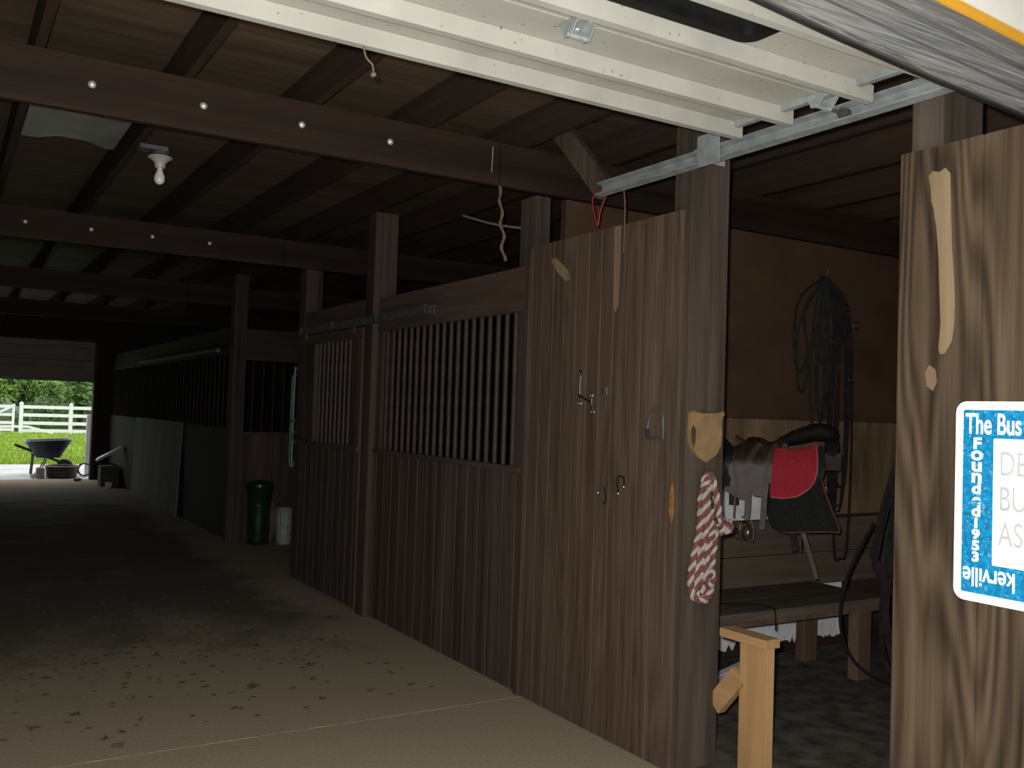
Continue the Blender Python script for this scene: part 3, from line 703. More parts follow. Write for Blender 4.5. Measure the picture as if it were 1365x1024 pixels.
# two loose rings low on the sheet
def ring_bit(label, pts, dots):
    t = thing('snaffle_bit', label, 'bridle bit', (2.73, pts[0][0], pts[0][1]))
    m = MB(); m.tube(smooth_path([(2.731,a,b) for a,b in pts],5), .0042, 6); m.build('ring','strap',t,True)
    for a,b in dots:
        m = MB(); m.ico((2.728,a,b), .007, 2); m.build('stud','chrome',t,True)
ring_bit('small steel bit ring low on the plywood, upper of two', [(3.505,1.17),(3.515,1.215),(3.51,1.245),(3.485,1.245),(3.466,1.235),(3.465,1.20)], [(3.463,1.20),(3.503,1.165)])
ring_bit('broken curved bit piece low on the plywood, lower of two', [(3.62,1.185),(3.605,1.15),(3.60,1.12),(3.62,1.108)], [(3.66,1.155)])

# ------------------------------------------------------------------ sign
sg = thing('sign', 'blue and white square sign with rounded corners on the right-hand plywood sheet', 'sign', (2.735,1.5,1.3))
def wallfn(x): return lambda u,v,t: (x-t, u, v)
SY0, SY1, SZ0, SZ1 = 1.19, 1.80, .993, 1.607
m = MB(); m.prism(rrect(SY0,SY1,SZ0,SZ1,.035), wallfn(2.7375), 0, .004); m.build('plate', 'sign_white', sg)
m = MB(); m.prism(rrect(SY0+.03,SY1-.026,SZ0+.026,SZ1-.026,.006), wallfn(2.7335), 0, .0012); m.build('blue_field', 'blue', sg)
m = MB(); m.prism(rrect(SY0+.125,1.674,1.112,1.495,.003), wallfn(2.7323), 0, .0012); m.build('white_field', 'sign_white', sg)
def text(s, y, z, size, mat, parent, flip=False, xs=1.0, bold=.0, align='LEFT', x=2.7310, name='lettering'):
    cu = bpy.data.curves.new('txt', 'FONT'); cu.body = s; cu.size = size; cu.extrude = .0006; cu.offset = bold; cu.align_x = align
    ob = bpy.data.objects.new('txt', cu); COL.objects.link(ob)
    bpy.context.view_layer.update()
    me = bpy.data.meshes.new_from_object(ob.evaluated_get(bpy.context.evaluated_depsgraph_get()))
    bpy.data.objects.remove(ob); bpy.data.curves.remove(cu)
    R_ = Matrix(((0,0,-1,0),(-1,0,0,0),(0,1,0,0),(0,0,0,1)))
    if flip: R_ = R_ @ Matrix.Rotation(PI,4,'Z')
    T = Matrix.Translation(Vector((x,y,z))-parent.location) @ R_ @ Matrix.Diagonal((xs,1,1,1))
    me.transform(T); me.materials.clear(); me.materials.append(M[mat])
    o = bpy.data.objects.new(name, me); COL.objects.link(o); o.parent = parent; return o
text('The Bus', 1.766, 1.508, .090, 'sign_white', sg, xs=.60, bold=.0014)
for i, ch in enumerate('Founded1953'):
    text(ch, 1.727, 1.462-i*.0345, (.058 if ch in 'oun' else .047 if ch in 'Fde' else .040), 'sign_white', sg, xs=1.25, bold=.0018, align='CENTER')
text('kerville', 1.768, 1.096, .082, 'sign_white', sg, flip=True, xs=.70, bold=.0009, align='RIGHT')
for i, s_ in enumerate(('DEC','BUS','ASS')):
    text(s_, 1.656, 1.385-i*.105, .105, 'letter', sg, xs=.66, x=2.7304)

# ------------------------------------------------------------------ tack room contents
bn = thing('bench', 'low grey-brown wooden bench along the tack room partition, below the saddle', 'bench', (3.95,3.95,.012))
m = MB(); m.box(3.05,4.86,3.62,3.90,.455,.505,b=.006); m.build('seat_plank','bench',bn)
m = MB(); m.box(3.05,4.86,3.905,4.20,.457,.503,b=.006); m.build('seat_plank','bench',bn)
m = MB(); m.box(3.06,4.85,3.64,3.675,.425,.454); m.build('apron','bench_leg',bn)
for (x,y) in ((4.68,3.685),(4.72,4.12),(3.12,3.685),(3.12,4.12)):
    m = MB(); m.box(x,x+.12,y,y+.07,.013,.455,b=.004); m.build('leg','bench_leg',bn)
sr = thing('saddle_stand', 'new pale pine stand with a short arm, braced against the grey-brown doorway post', 'saddle stand', (2.98,2.87,.013))
m = MB(); m.box(2.975,3.015,2.785,2.945,.013,.579,b=.003); m.build('post','pine',sr)
m = MB(); m.box(2.955,3.04,2.78,3.05,.58,.618,b=.003); m.build('arm','pine_y',sr)
m = MB(); m.bar((2.978,2.945,.43),(2.978,3.083,.27),.038,.085,up=(0,0,1)); m.build('brace','pine_y',sr)
# stack of white slats on the floor
for k in range(4):
    m = MB(); m.box(-.45,.45,-.024,.024,0,.02,b=.003)
    o = tag(m.build('white_slat','white_board'), ['white slat on the floor under the bench, nearest the pine stand','white slat under the bench, second from the pine stand','white slat under the bench, third from the pine stand','white slat under the bench, farthest from the pine stand'][k], 'slat', 'white slats on the tack room floor')
    o.location = (3.80+.05*k, 3.84+.085*k, .013); o.rotation_euler = (0,0,math.radians(15+2*k))

# saddle, its axis across the view; local u to the right, v up, w towards the viewer
SC = Vector((4.26,3.93,1.17)); SA = math.radians(-45)
sdl = thing('saddle', 'worn brown leather saddle with stirrup straps on a rack in the tack room', 'saddle', SC, rz=SA)
pad = thing('saddle_pad', 'red and black felt saddle pad hanging right of the brown saddle', 'saddle pad', SC, rz=SA)
def Z3(zx, zy): return ((zx*.80-425)/1000, (455-zy*.80)/1000)
def bulge(v, r=.17):
    # horizontal distance from the ridge of the rack at height v (ridge at v=.27)
    d = max(0, .27-v); return -min(r, math.sqrt(max(0,d*.16))+.10*d) 
def panel(poly, parent, name, mat, off=0, th=.008, both=True, sub=6):
    """closed curved panel draped over the rack: outline in the saddle's side view"""
    P = [Z3(*p) for p in poly]; P = [(p.x,p.y) for p in smooth_path([(a,b,0) for a,b in P],4,closed=True)] if len(P) > 6 else P
    bm = bmesh.new(); vs = [bm.verts.new((a,0,b)) for a,b in P]; f = bm.faces.new(vs)
    bmesh.ops.triangulate(bm, faces=[f])
    for it in range(3):
        ed = [e for e in bm.edges if e.calc_length() > .035]
        if not ed: break
        bmesh.ops.subdivide_edges(bm, edges=ed, cuts=1); bmesh.ops.triangulate(bm, faces=bm.faces[:])
    bm.verts.index_update(); V = [(v.co.x, v.co.z) for v in bm.verts]; F = [[v.index for v in f.verts] for f in bm.faces]
    B = [[v.index for v in e.verts] for e in bm.edges if len(e.link_faces) == 1]; bm.free()
    m = MB(); k = len(V)
    for sgn in ((1,-1) if both else (1,)):
        vs = [(u, sgn*(bulge(v)-off-th), v) for u,v in V]+[(u, sgn*(bulge(v)-off), v) for u,v in V]
        m.add(vs, F+[[k+i for i in reversed(f)] for f in F]+[[a,b,k+b,k+a] for a,b in B])
    o = m.build(name, mat, parent, True, world=False); return o
# rack bracket on the partition
rk = thing('saddle_rack', 'wooden saddle rack arm fixed to the tack room partition under the saddle', 'saddle rack', SC, rz=SA)
m = MB(); m.bar((-.30,0,.13),(.34,0,.13),.07,.10); m.build('arm','dark_x',rk,world=False)
m = MB(); m.bar((-.26,0,.08),(-.26,.18,-.15),.06,.05); m.build('strut','dark',rk,world=False)
m = MB(); m.bar((.10,.02,.10),(-.18,.30,.10),.06,.06); m.build('strut','dark',rk,world=False)
panel([(115,600),(150,640),(215,675),(285,690),(300,560),(300,400),(310,300),(285,285),(240,295),(200,320),(150,330),(120,420)], sdl, 'skirt', 'leather', .0, .010)
panel([(285,270),(330,245),(400,250),(450,275),(500,265),(540,230),(560,250),(520,330),(490,420),(470,560),(440,640),(400,665),(330,650),(295,520),(280,380)], sdl, 'jockey', 'leather', .012, .010)
# seat (solid dip between fork and cantle)
m = MB(); ns = 22; nr = 12; vs = []
for i in range(ns+1):
    u = i/ns; U = -.26+.30*u; top = .255-.05*math.sin(u*PI)+.035*u**2+.02*(1-u)**3; hw = .06+.05*math.sin(u*PI)
    for j in range(nr+1):
        a = PI*j/nr; vs.append((U, -hw*math.cos(a), top-.10*(1-math.sin(a))))
fs = [(i*(nr+1)+j,i*(nr+1)+j+1,(i+1)*(nr+1)+j+1,(i+1)*(nr+1)+j) for i in range(ns) for j in range(nr)]
fs += [tuple(range(nr+1)), tuple(ns*(nr+1)+j for j in range(nr+1))]+[(i*(nr+1)+nr,i*(nr+1),(i+1)*(nr+1),(i+1)*(nr+1)+nr) for i in range(ns)]
m.add(vs, fs); m.build('seat','leather_lt',sdl,True,world=False)
def front(zx, zy, off): u,v = Z3(zx,zy); return (u, bulge(v)-off, v)
def zstrap(name, mat, pts, w, t, off, parent=sdl):
    m = MB(); m.strap(smooth_path([front(a,b,off) for a,b in pts],6), w, t, (1,0,0)); return m.build(name, mat, parent, world=False)
zstrap('stirrup_leather','leather_lt',[(385,290),(340,350),(305,430),(300,560),(305,700),(300,830)],.034,.006,.032)
zstrap('stirrup_leather','leather_lt',[(500,290),(465,350),(440,450),(425,600),(415,760),(410,900)],.032,.006,.034)
zstrap('thong','leather_lt',[(180,330),(200,450),(225,580),(215,700),(210,830)],.010,.004,.026)
zstrap('latigo','leather',[(250,300),(225,390),(210,450)],.014,.005,.026)
m = MB(); c = Vector(front(300,830,.04))
m.tube(smooth_path([c+Vector(p) for p in ((-.03,0,.012),(.0,-.004,.01),(.03,-.004,-.02),(.042,-.004,-.07),(.038,-.004,-.125))],6), .0035, 7)
m.tube([c+Vector((.038,-.004,-.125)),c+Vector((-.06,-.004,-.108))], .004, 7)
m.build('stirrup_iron','galv_dark',sdl,True,world=False)
m = MB(); 
for (zx,zy) in ((185,375),(165,350),(150,450)):
    c = front(zx,zy,.028); m.ico(c,.010,2)
m.build('concho','chrome',sdl,True,world=False)
# dark tangle on the near end (horn, blanket roll)
m = MB()
for k in range(7):
    a = k*.9; m.tube(smooth_path([front(130+18*math.sin(a),270+k*8,.02),front(165+25*math.cos(a),340+10*k,.045),front(135+20*math.sin(a*2),440+8*k,.05),front(160+15*math.cos(a*3),560+8*k,.03)],6),.009,6)
m.build('tie_straps','leather_dk',sdl,True,world=False)
# english-style black roll on top
m = MB(); 
spine = [(515,310),(560,270),(620,240),(690,218),(760,195),(820,190),(880,205),(925,235)]
rad = [.012,.028,.040,.046,.050,.052,.048,.022]
pts = [Vector((*[Z3(*p)[0]],0,Z3(*p)[1])) for p in spine]
P = smooth_path(pts,5); RR = [];
for i in range(len(P)):
    q = i/5; a = int(min(q,len(rad)-2)); RR.append(rad[a]+(rad[a+1]-rad[a])*(q-a))
m.tube(P, RR, 14, flat=1.0)
for v in m.v: v.y *= 2.4
m.build('panel_roll','leather_dk',pad,True,world=False)
panel([(850,250),(930,230),(935,300),(900,360),(855,350)], pad, 'cantle_end', 'leather_dk', .0, .012)
panel([(455,650),(470,560),(800,560),(805,540),(850,660),(900,780),(935,880),(860,890),(740,900),(640,910),(560,915),(500,890),(455,850)], pad, 'under_pad', 'felt_black', .020, .014)
panel([(490,325),(600,330),(700,320),(775,295),(775,400),(772,480),(750,550),(700,610),(630,650),(540,665),(462,660),(465,520)], pad, 'felt_flap', 'felt_red', .036, .010)
panel([(785,300),(825,310),(825,470),(800,545),(745,585),(770,520),(784,430)], pad, 'edge_band', 'strap_grey', .034, .008, both=False)
def piping(name, mat, pts, r, off):
    m = MB(); m.tube(smooth_path([front(a,b,off) for a,b in pts],6), r, 6); m.build(name, mat, pad, True, world=False)
piping('piping','piping',[(775,297),(776,400),(772,482),(750,552),(700,612),(632,652),(540,667),(462,662)],.0045,.048)
piping('piping','piping_dk',[(800,500),(830,600),(870,710),(935,875),(870,888),(740,898),(640,908),(555,912)],.0055,.036)
# billets below the pad
zstrap('billet','strap_grey',[(610,900),(625,960),(640,1040)],.035,.006,.02,pad)
zstrap('billet','leather',[(690,900),(720,1000),(760,1120),(790,1230)],.024,.006,.02,pad)
m = MB(); c = Vector(front(678,935,.03)); m.tube([c,c+Vector((0,0,-.07))],.007,7); m.build('buckle','chrome',pad,True,world=False)

# bridles on a hook
hkp = (5.06,4.386,2.52)
m = MB(); m.tube(smooth_path([(5.06,4.387,2.50),(5.06,4.33,2.50),(5.06,4.29,2.52),(5.06,4.285,2.56)],5), .008, 6)
tag(m.build('wall_hook','galv_dark',None,True), 'metal hook on the hardboard above the hanging bridles', 'hook')
def bridle(label, x0, seed, n, zlo, spread, mat, off=0):
    r = random.Random(seed); t = thing('bridle', label, 'bridle', (x0,4.30,2.50))
    for k in range(n):
        x = x0+r.uniform(-spread,spread); zb = zlo+r.uniform(-.15,.45); w = r.uniform(.03,.09); y = 4.36-.011*k-r.uniform(0,.006)-off
        pts = [(5.06+r.uniform(-.015,.015),4.315-.004*k,2.51),(x-w*.4,y,2.28+r.uniform(-.08,.08)),(x-w,y,(2.2+zb)/2),(x-w*.7,y,zb+.06),(x,y,zb),(x+w*.7,y,zb+.07),(x+w,y,(2.2+zb)/2),(x+w*.4,y,2.28),(5.06+r.uniform(-.015,.015),4.315-.004*k,2.515)]
        m = MB(); m.strap(smooth_path(pts,8), .017, .004, (.7,-.7,0)); m.build('strap', mat, t)
    for k in range(3):
        x = x0+r.uniform(-spread,spread); z = r.uniform(1.6,2.3)
        m = MB(); m.tube([(x+.022*math.cos(2*PI*i/14),4.272-off,z+.026*math.sin(2*PI*i/14)) for i in range(14)], .004, 6, closed=True); m.build('ring','chrome',t,True)
    return t
bridle('dark leather bridle with tangled loops, hanging on the hardboard at the left of the hook', 4.99, 3, 7, 1.55, .15, 'strap_grey')
bridle('longest dark bridle on the hook, its reins hanging behind the saddle pad', 5.17, 11, 5, .75, .07, 'strap', .085)
# harness tangle by the doorway's right side, hung from a joist
hn = thing('harness', 'tangled dark harness with brass buckles hanging beside the right-hand doorway panel', 'harness', (4.40,3.18,1.3))
m = MB(); m.strap([(4.49,3.17,2.987),(4.47,3.17,2.2),(4.44,3.18,1.35)], .03, .006, (.6,-.8,0)); m.build('hanging_strap','strap',hn)
r = random.Random(5)
for k in range(9):
    w = r.uniform(.05,.17); zb = .22+r.uniform(0,.55); cx = 4.34+r.uniform(-.05,.10); cy = 3.22-.02*k
    c, s_ = .6, -.8
    loop = [(0,1.36),(-w*.5,1.15),(-w,.8*.5+zb*.5+.1),(-w*.9,zb+.10),(-w*.2,zb),(w*.7,zb+.07),(w,.55+zb*.35),(w*.5,1.1),(.01,1.36)]
    m = MB(); m.strap(smooth_path([(cx+u*c*.9,cy+u*s_*.9+.0,z) for u,z in loop],7), .026, .007, (c,s_,0)); m.build('strap',['strap','strap_grey','strap'][k%3],hn)
m = MB(); m.tube(smooth_path([(4.30,3.30,1.0),(4.17,3.36,.70),(4.14,3.37,.45),(4.20,3.32,.26),(4.33,3.20,.17),(4.46,3.10,.16)],8), .009, 8); m.build('rein','strap',hn,True)
for k in range(7):
    m = MB(); m.ico((4.40+r.uniform(-.03,.05),2.985+r.uniform(-.02,.02),.50+k*.032), .011, 2, (1,.6,1.1)); m.build('brass_stud','chrome',hn,True)
# strap lying on the bench
m = MB(); m.strap(smooth_path([(3.55,3.95,.511),(3.66,3.86,.515),(3.78,3.80,.512),(3.88,3.72,.515),(3.91,3.64,.513),(3.90,3.605,.49),(3.90,3.60,.40)],7), .022, .005, (.6,.8,0))
tag(m.build('loose_strap','strap'), 'loose dark strap lying over the bench and hanging off its front edge', 'strap')

# ------------------------------------------------------------------ floor litter
m = MB(); r = random.Random(21)
for k in range(900):
    if k < 620:
        x = r.gauss(1.25,.75); y = r.gauss(6.9,1.1)
    else:
        x = r.uniform(-.9,2.4); y = r.uniform(4.6,9.0)
    if x > 2.6 or x < -1.4 or y < 4.0: continue
    s = r.uniform(.004,.017)*(1.5 if r.random() < .08 else 1)
    n = 6; a0 = r.uniform(0,6.3); vs = [(x,y,s*.45)]
    for i in range(n):
        a = a0+2*PI*i/n; q = s*r.uniform(.6,1.5); vs.append((x+math.cos(a)*q*1.3, y+math.sin(a)*q, .001))
    m.add(vs, [(0,1+i,1+(i+1)%n) for i in range(n)]+[tuple(range(n,0,-1))])
tag(m.build('dirt_clumps','clump'), 'dried muck and dirt clumps scattered over the aisle floor', 'dirt', kind='stuff')
m = MB(); r = random.Random(4)
for k in range(26):
    x = r.uniform(.3,2.3); y = r.uniform(4.45,6.2)
    s = r.uniform(.010,.027); a0 = r.uniform(0,6.3); n = 9; vs = [(x,y,.014)]
    for i in range(n):
        a = a0+2*PI*i/n; q = s*(1.5 if i%2 else .75)*r.uniform(.8,1.2); vs.append((x+math.cos(a)*q, y+math.sin(a)*q, .002+r.uniform(0,.012)))
    m.add(vs, [(0,1+i,1+(i+1)%n) for i in range(n)]); m.add([(p[0],p[1],max(.001,p[2]-.003)) for p in vs],[(0,1+(i+1)%n,1+i) for i in range(n)])
tag(m.build('fallen_leaves','leaf_fallen'), 'scattered dead leaves and scraps on the near aisle floor', 'leaves', kind='stuff')

# ------------------------------------------------------------------ far doorway
fd = thing('overhead_door', 'half-raised far overhead door hanging over the bright doorway', 'overhead door', (.8,19.55,1.9))
for k in range(2):
    m = MB(); z0 = 1.89+k*.368
    m.prism([(19.53,z0),(19.545,z0+.01),(19.545,z0+.12),(19.535,z0+.135),(19.535,z0+.235),(19.545,z0+.25),(19.545,z0+.36),(19.53,z0+.37),(19.57,z0+.37),(19.57,z0)], lambda u,v,t:(t,u,v), -.88, 2.4885); m.build('door_section','far_panel',fd)
m = MB(); m.box(-.88,2.4885,19.535,19.565,1.862,1.888); m.build('bottom_seal','rubber',fd)
wb = thing('wheelbarrow', 'dark blue wheelbarrow standing on the concrete outside the far doorway', 'wheelbarrow', (1.85,20.75,0))
m = MB(); 
def loop_(x0,x1,y0,y1,z,rr): return [(a,b,z) for a,b in rrect(x0,x1,y0,y1,rr,5)]
LV = [loop_(1.64,2.08,20.58,20.96,.355,.08), loop_(1.55,2.16,20.50,21.04,.50,.10), loop_(1.44,2.28,20.42,21.12,.70,.12), loop_(1.46,2.26,20.44,21.10,.70,.11), loop_(1.57,2.14,20.52,21.02,.505,.09), loop_(1.66,2.06,20.60,20.94,.365,.07)]
vs = [p for l in LV for p in l]; n = len(LV[0])
# the nose of the tray tips up towards the wheel
vs = [(x,y,z+(x-1.85)*.05*(z>.6)) for x,y,z in vs]
fs = [tuple(range(n-1,-1,-1)), tuple(5*n+j for j in range(n))]+[(i*n+j,i*n+(j+1)%n,(i+1)*n+(j+1)%n,(i+1)*n+j) for i in range(5) for j in range(n)]
m.add(vs,fs); tray = m.build('tray','barrow',wb,True)
m = MB(); m.tube([(a,b,.703+(a-1.85)*.05) for a,b in rrect(1.435,2.285,20.415,21.125,.12,5)], .012, 6, closed=True); m.build('rim','barrow_rim',tray,True)
for y in (20.60,20.94):
    m = MB(); m.bar((1.28,y-.03 if y<20.8 else y+.03,.60),(2.20,20.77+(y-20.77)*.35,.22),.04,.045); m.build('handle','junk',wb)
    m = MB(); m.tube(smooth_path([(1.60,y,.47),(1.59,y,.25),(1.58,y,.02),(1.66,y,.014),(1.78,y,.2),(1.84,y,.38)],5), .014, 6); m.build('leg','barrow',wb,True)
m = MB(); m.lathe([(.05,-.04),(.135,-.045),(.155,-.03),(.162,0),(.155,.03),(.135,.045),(.05,.04)], (2.18,20.77,.163), 24, M4=Matrix.Rotation(PI/2,4,'X')); w = m.build('wheel','rubber',wb,True)
m = MB(); m.tube([(2.18,20.68,.163),(2.18,20.86,.163)], .012, 8); m.build('axle','galv_dark',w,True)
tb = thing('rubber_tub', 'low dark rubber tub on the far doorway sill, in front of the wheelbarrow', 'tub', (2.02,20.1,0))
m = MB(); m.lathe([(.25,.001),(.275,.02),(.29,.20),(.30,.215),(.30,.23),(.28,.23),(.26,.03),(0,.028)], (2.06,20.1,0), 28); m.build('tub','tubm',tb,True)
m = MB(); m.tube([(2.06+.295*math.cos(2*PI*i/28),20.1+.295*math.sin(2*PI*i/28),.228) for i in range(28)], .014, 6, closed=True); m.build('rolled_rim','block',tb,True)
m = MB(); m.box(1.60,1.75,19.86,20.02,.001,.21,b=.03); tag(m.build('brick','block'), 'pinkish-grey block standing left of the rubber tub', 'block')
m = MB(); m.ico((1.55,19.9,.045), .05, 2, (1,1,.9), .1); tag(m.build('stone','stone',None,True), 'small white stone left of the pinkish block', 'stone')
m = MB(); m.ico((2.24,19.2,.03), .05, 2, (1.6,1,.6), .12); tag(m.build('clay_lump','rust',None,True), 'reddish lump on the floor right of the rubber tub', 'lump')
m = MB()
for k in range(3):
    m.tube([(2.50+(.115+.008*k)*math.cos(2*PI*i/28),20.35+.03*k,.135+(.12)*math.sin(2*PI*i/28)) for i in range(28)], .014, 6, closed=True)
tag(m.build('hose_coil','rubber',None,True), 'dark coiled hose standing at the right edge of the far doorway', 'hose')
m = MB(); m.box(2.535,2.615,20.62,20.70,0,1.22,b=.006); tag(m.build('gate_post','fence'), 'pale post just outside the right edge of the far doorway', 'post')
# junk just inside
m = MB(); m.box(2.46,2.76,17.9,18.25,.001,.36); c_ = m.build('wooden_crate','junk'); tag(c_, 'dark wooden crate in the corner right of the far doorway', 'crate')
m = MB(); m.prism([(2.36,.46),(2.77,.68),(2.775,.715),(2.75,.725),(2.38,.515),(2.35,.48)], lambda u,v,t:(u,t,v), 17.6, 17.82)
shv = thing('snow_shovel', 'white-edged shovel blade resting aslant over the dark crate', 'shovel', (2.6,17.7,.36)); m.build('blade','porcelain',shv)
m = MB(); m.tube([(2.56,17.86,.42),(2.74,18.1,.37)],.014,6); m.build('shaft','junk',shv,True)
m = MB(); m.lathe([(.05,.001),(.06,.09),(.064,.095),(.055,.095),(.048,.01),(0,.01)], (2.57,17.7,0), 16); tag(m.build('small_tin','stone',None,True), 'small pale tin on the floor in front of the dark crate', 'tin')

# ------------------------------------------------------------------ outdoors
mb = MB(); mb.box(-60, 80, -60, .85, -.14, -.02); struct(mb.build('ground_front', 'apron'))
mb = MB(); mb.box(-12, 20, 19.7, 24.2, -.14, -.004); struct(mb.build('apron_far', 'apron'))
mb = MB(); mb.box(-80, 100, 24.2, 47.5, -.2, -.03); struct(mb.build('lawn_ground', 'grass'))
mb = MB(); mb.box(-80, 100, 47.5, 160, -.2, -.03); struct(mb.build('paddock_ground', 'under'))
m = MB(); r = random.Random(9)
for k in range(9000):
    y = 24.2+22*r.random()**1.6; x = 1.2+(y-20)*.0+r.uniform(-.6,5.5)
    h = r.uniform(.05,.14); a = r.uniform(0,6.3); w = .012
    dx,dy = math.cos(a)*w, math.sin(a)*w; lx,ly = r.uniform(-.05,.05), r.uniform(-.05,.05)
    m.add([(x-dx,y-dy,-.03),(x+dx,y+dy,-.03),(x+lx,y+ly,-.03+h)], [(0,1,2)])
tag(m.build('lawn_grass','blade'), 'bright green lawn grass between the concrete and the white fence', 'grass', kind='stuff')
# white rail fence and gate
FY = 45.8
fn = thing('rail_fence', 'white four-rail fence beyond the lawn, right of the gate', 'fence', (5,FY,0))
FP = [3.0,4.96,6.92,8.88]
for x in FP:
    m = MB(); m.box(x-.075,x+.075,FY-.075,FY+.075,-.03,1.28,b=.01); p_ = m.build('fence_post','fence',fn)
    m = MB(); m.add([(x-.09,FY-.09,1.28),(x+.09,FY-.09,1.28),(x+.09,FY+.09,1.28),(x-.09,FY+.09,1.28),(x,FY,1.36)],[(0,1,4),(1,2,4),(2,3,4),(3,0,4),(3,2,1,0)]); m.build('post_cap','fence',p_)
for a,b in zip(FP,FP[1:]):
    for z in (1.12,.77,.42,.09):
        m = MB(); m.box(a+.076,b-.076,FY-.022,FY+.022,z-.06,z+.08); m.build('rail','fence',fn)
gt = thing('paddock_gate', 'white slatted gate with a diagonal brace, left of the rail fence', 'gate', (1.8,FY,0))
for z in (1.12,.77,.42,.12):
    m = MB(); m.box(.75,2.70,FY-.02,FY+.02,z-.05,z+.07); m.build('rail','fence',gt)
for x in (.75,2.70):
    m = MB(); m.box(x-.05,x+.05,FY-.025,FY+.025,.05,1.24); m.build('stile','fence',gt)
m = MB(); m.bar((2.66,FY-.035,1.14),(.8,FY-.035,.15),.03,.09); m.build('brace','fence',gt)
m = MB(); m.bar((.4,FY-1.2,.28),(3.2,FY-1.0,.30),.05,.10); m.bar((3.2,FY-1.0,.30),(4.2,FY-.9,.03),.05,.10); m.box(2.1,2.18,FY-1.12,FY-1.04,-.03,.33)
tag(m.build('low_rail','fence'), 'low white rail lying in front of the gate and fence', 'rail')
# shrubs and trees beyond
def tree(name, label, x, y, h, w, mat, n, trunk=True, group='trees beyond the fence', z0=0, seed=1):
    r = random.Random(seed); t = thing(name, label, 'tree' if trunk else 'shrub', (x,y,0), group)
    blobs = [(r.uniform(-w*.42,w*.42), r.uniform(-w*.3,w*.3), h*r.uniform(.18,.85), w*r.uniform(.16,.30)) for _ in range(11)]
    m = MB()
    for k in range(n):
        bx,by,bz,br = blobs[k%len(blobs)]
        v = Vector((r.gauss(0,1),r.gauss(0,1),r.gauss(0,1))).normalized()*br*(r.random()**.33)
        c = Vector((x+bx+v.x, y+by+v.y, max(.1,bz+v.z)))
        s = r.uniform(.08,.2)*(h/5)**.5; a = Vector((r.gauss(0,1),r.gauss(0,1),r.gauss(0,1))).normalized(); b = a.orthogonal().normalized()
        m.add([c-a*s, c+b*s*.55, c+a*s, c-b*s*.55], [(0,1,2,3)])
    m.build('foliage', mat, t)
    if trunk:
        m = MB(); m.tube([(x,y,-.03),(x+.1,y,h*.3),(x-.1,y,h*.7)], [.16,.12,.05], 8); m.build('trunk','bark',t,True)
        for q in range(3):
            bx,by,bz,br = blobs[q]; m = MB(); m.tube([(x+.05,y,h*.3),(x+bx*.6,y+by*.6,bz*.8),(x+bx,y+by,bz)], [.07,.05,.02], 6); m.build('branch','bark',t,True)
    return t
TR = [(1.0,58,5.2,4.2,'fol2','mid green tree at the left edge of the far doorway view'),
      (4.3,66,6.4,4.0,'fol1','bright green tree above the white gate post'),
      (6.6,57,4.6,3.6,'fol2','rounded mid green tree above the wheelbarrow'),
      (9.6,63,5.6,3.8,'fol1','bright green tree right of the rounded one, behind the fence'),
      (1.4,76,8.6,6.0,'fol1','tall bright tree in the back row, left of centre'),
      (8.2,82,9.5,6.5,'fol2','tall tree in the back row above the rounded tree'),
      (13.6,73,7.0,5.0,'fol3','dark tree in the back row at the right of the doorway view'),
      (-3.4,67,8.0,5.0,'fol3','dark tree in the back row at the left of the doorway view')]
for i,(x,y,h,w,mt,lb_) in enumerate(TR): tree('tree', lb_, x, y, h, w, mt, 5200, seed=30+i)
for i,(x,y,h,w,lb_) in enumerate(((1.0,51.5,1.7,2.8,'dark low shrub behind the gate'),(4.4,51.0,1.6,2.8,'dark low shrub behind the first fence bay'),(7.9,51.5,1.8,2.8,'dark low shrub behind the second fence bay'))):
    tree('shrub', lb_, x, y, h, w, 'fol3', 2200, False, 'shrubs behind the fence', seed=60+i)
m = MB(); vs = []; N_ = 40
for i in range(N_+1):
    x = -90+200*i/N_; hh = 15+5*math.sin(i*.5)+3*math.sin(i*1.3)
    for j,(yy,f) in enumerate(((110,0),(125,.55),(145,.95),(165,1))): vs.append((x,yy,hh*f-.05))
m.add(vs, [(i*4+j,i*4+j+1,(i+1)*4+j+1,(i+1)*4+j) for i in range(N_) for j in range(3)])
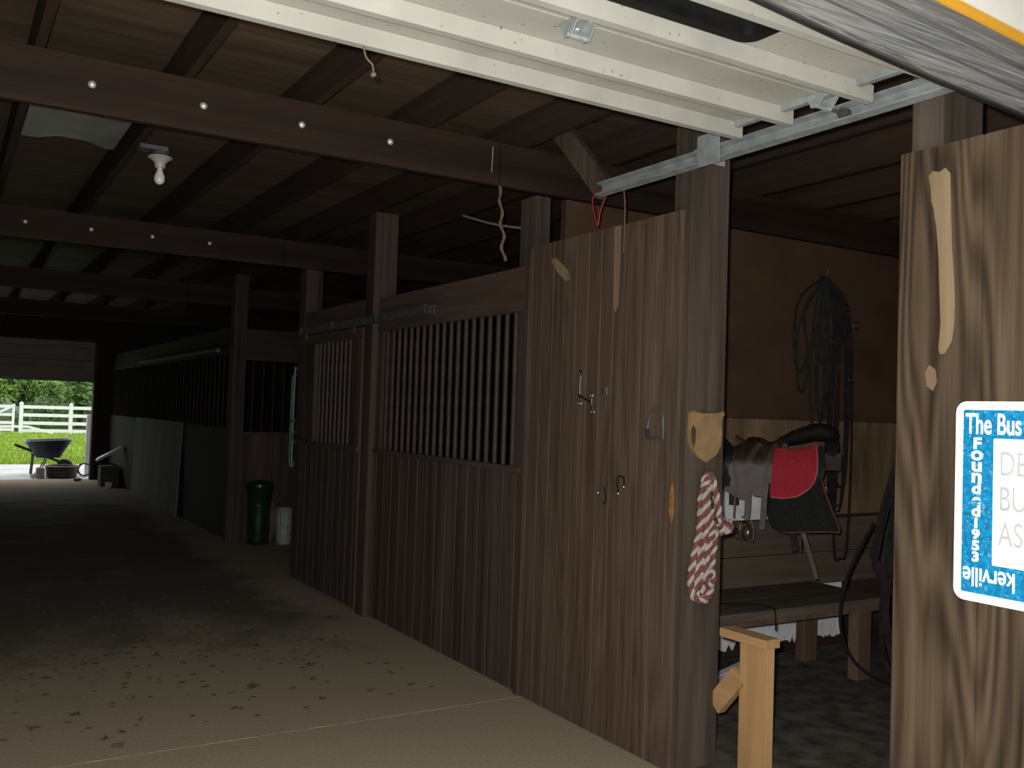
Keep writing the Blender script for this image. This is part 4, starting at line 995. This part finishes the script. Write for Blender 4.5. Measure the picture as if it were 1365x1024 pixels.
struct(m.build('hill','hill',None,True))

# ------------------------------------------------------------------ light
W = bpy.data.worlds.new('overcast'); S.world = W; W.use_nodes = True
t = W.node_tree; N, L = t.nodes.new, t.links.new
tc = N('ShaderNodeTexCoord'); sp_ = N('ShaderNodeSeparateXYZ'); L(tc.outputs['Generated'], sp_.inputs[0])
mr = N('ShaderNodeMapRange'); mr.inputs['From Min'].default_value = 0; mr.inputs['From Max'].default_value = 1; mr.inputs['To Min'].default_value = .45; mr.inputs['To Max'].default_value = 1.25
L(sp_.outputs[2], mr.inputs[0]); bg = t.nodes['Background']; bg.inputs['Color'].default_value = (.93,.97,1,1)
mu = N('ShaderNodeMath'); mu.operation = 'MULTIPLY'; mu.inputs[1].default_value = 2.1; L(mr.outputs[0], mu.inputs[0]); L(mu.outputs[0], bg.inputs['Strength'])
# camera flash
fl = bpy.data.lights.new('camera_flash','POINT'); fl.energy = 545; fl.shadow_soft_size = .02; fl.color = (1,.97,.92)
fo = bpy.data.objects.new('camera_flash', fl); COL.objects.link(fo); fo.location = (-.03,.03,1.575)

# ------------------------------------------------------------------ camera
f, yaw, pit, roll = 1251.18, .5458, .0311, .0319
fw = Vector((math.sin(yaw)*math.cos(pit), math.cos(yaw)*math.cos(pit), math.sin(pit)))
rt = Vector((math.cos(yaw), -math.sin(yaw), 0)); up = rt.cross(fw)
r2 = math.cos(roll)*rt+math.sin(roll)*up; u2 = -math.sin(roll)*rt+math.cos(roll)*up
cd = bpy.data.cameras.new('camera'); cd.sensor_width = 36; cd.lens = f*36/1365; cd.clip_start = .05; cd.clip_end = 400
co = bpy.data.objects.new('camera', cd); COL.objects.link(co)
mw = Matrix.Identity(4)
for i in range(3): mw[i][0] = r2[i]; mw[i][1] = u2[i]; mw[i][2] = -fw[i]
mw.translation = Vector((0,0,1.525)); co.matrix_world = mw
S.camera = co
vs_ = S.view_settings; vs_.view_transform = 'Standard'; vs_.look = 'None'; vs_.exposure = 0; vs_.gamma = 1
vs_.use_curve_mapping = False
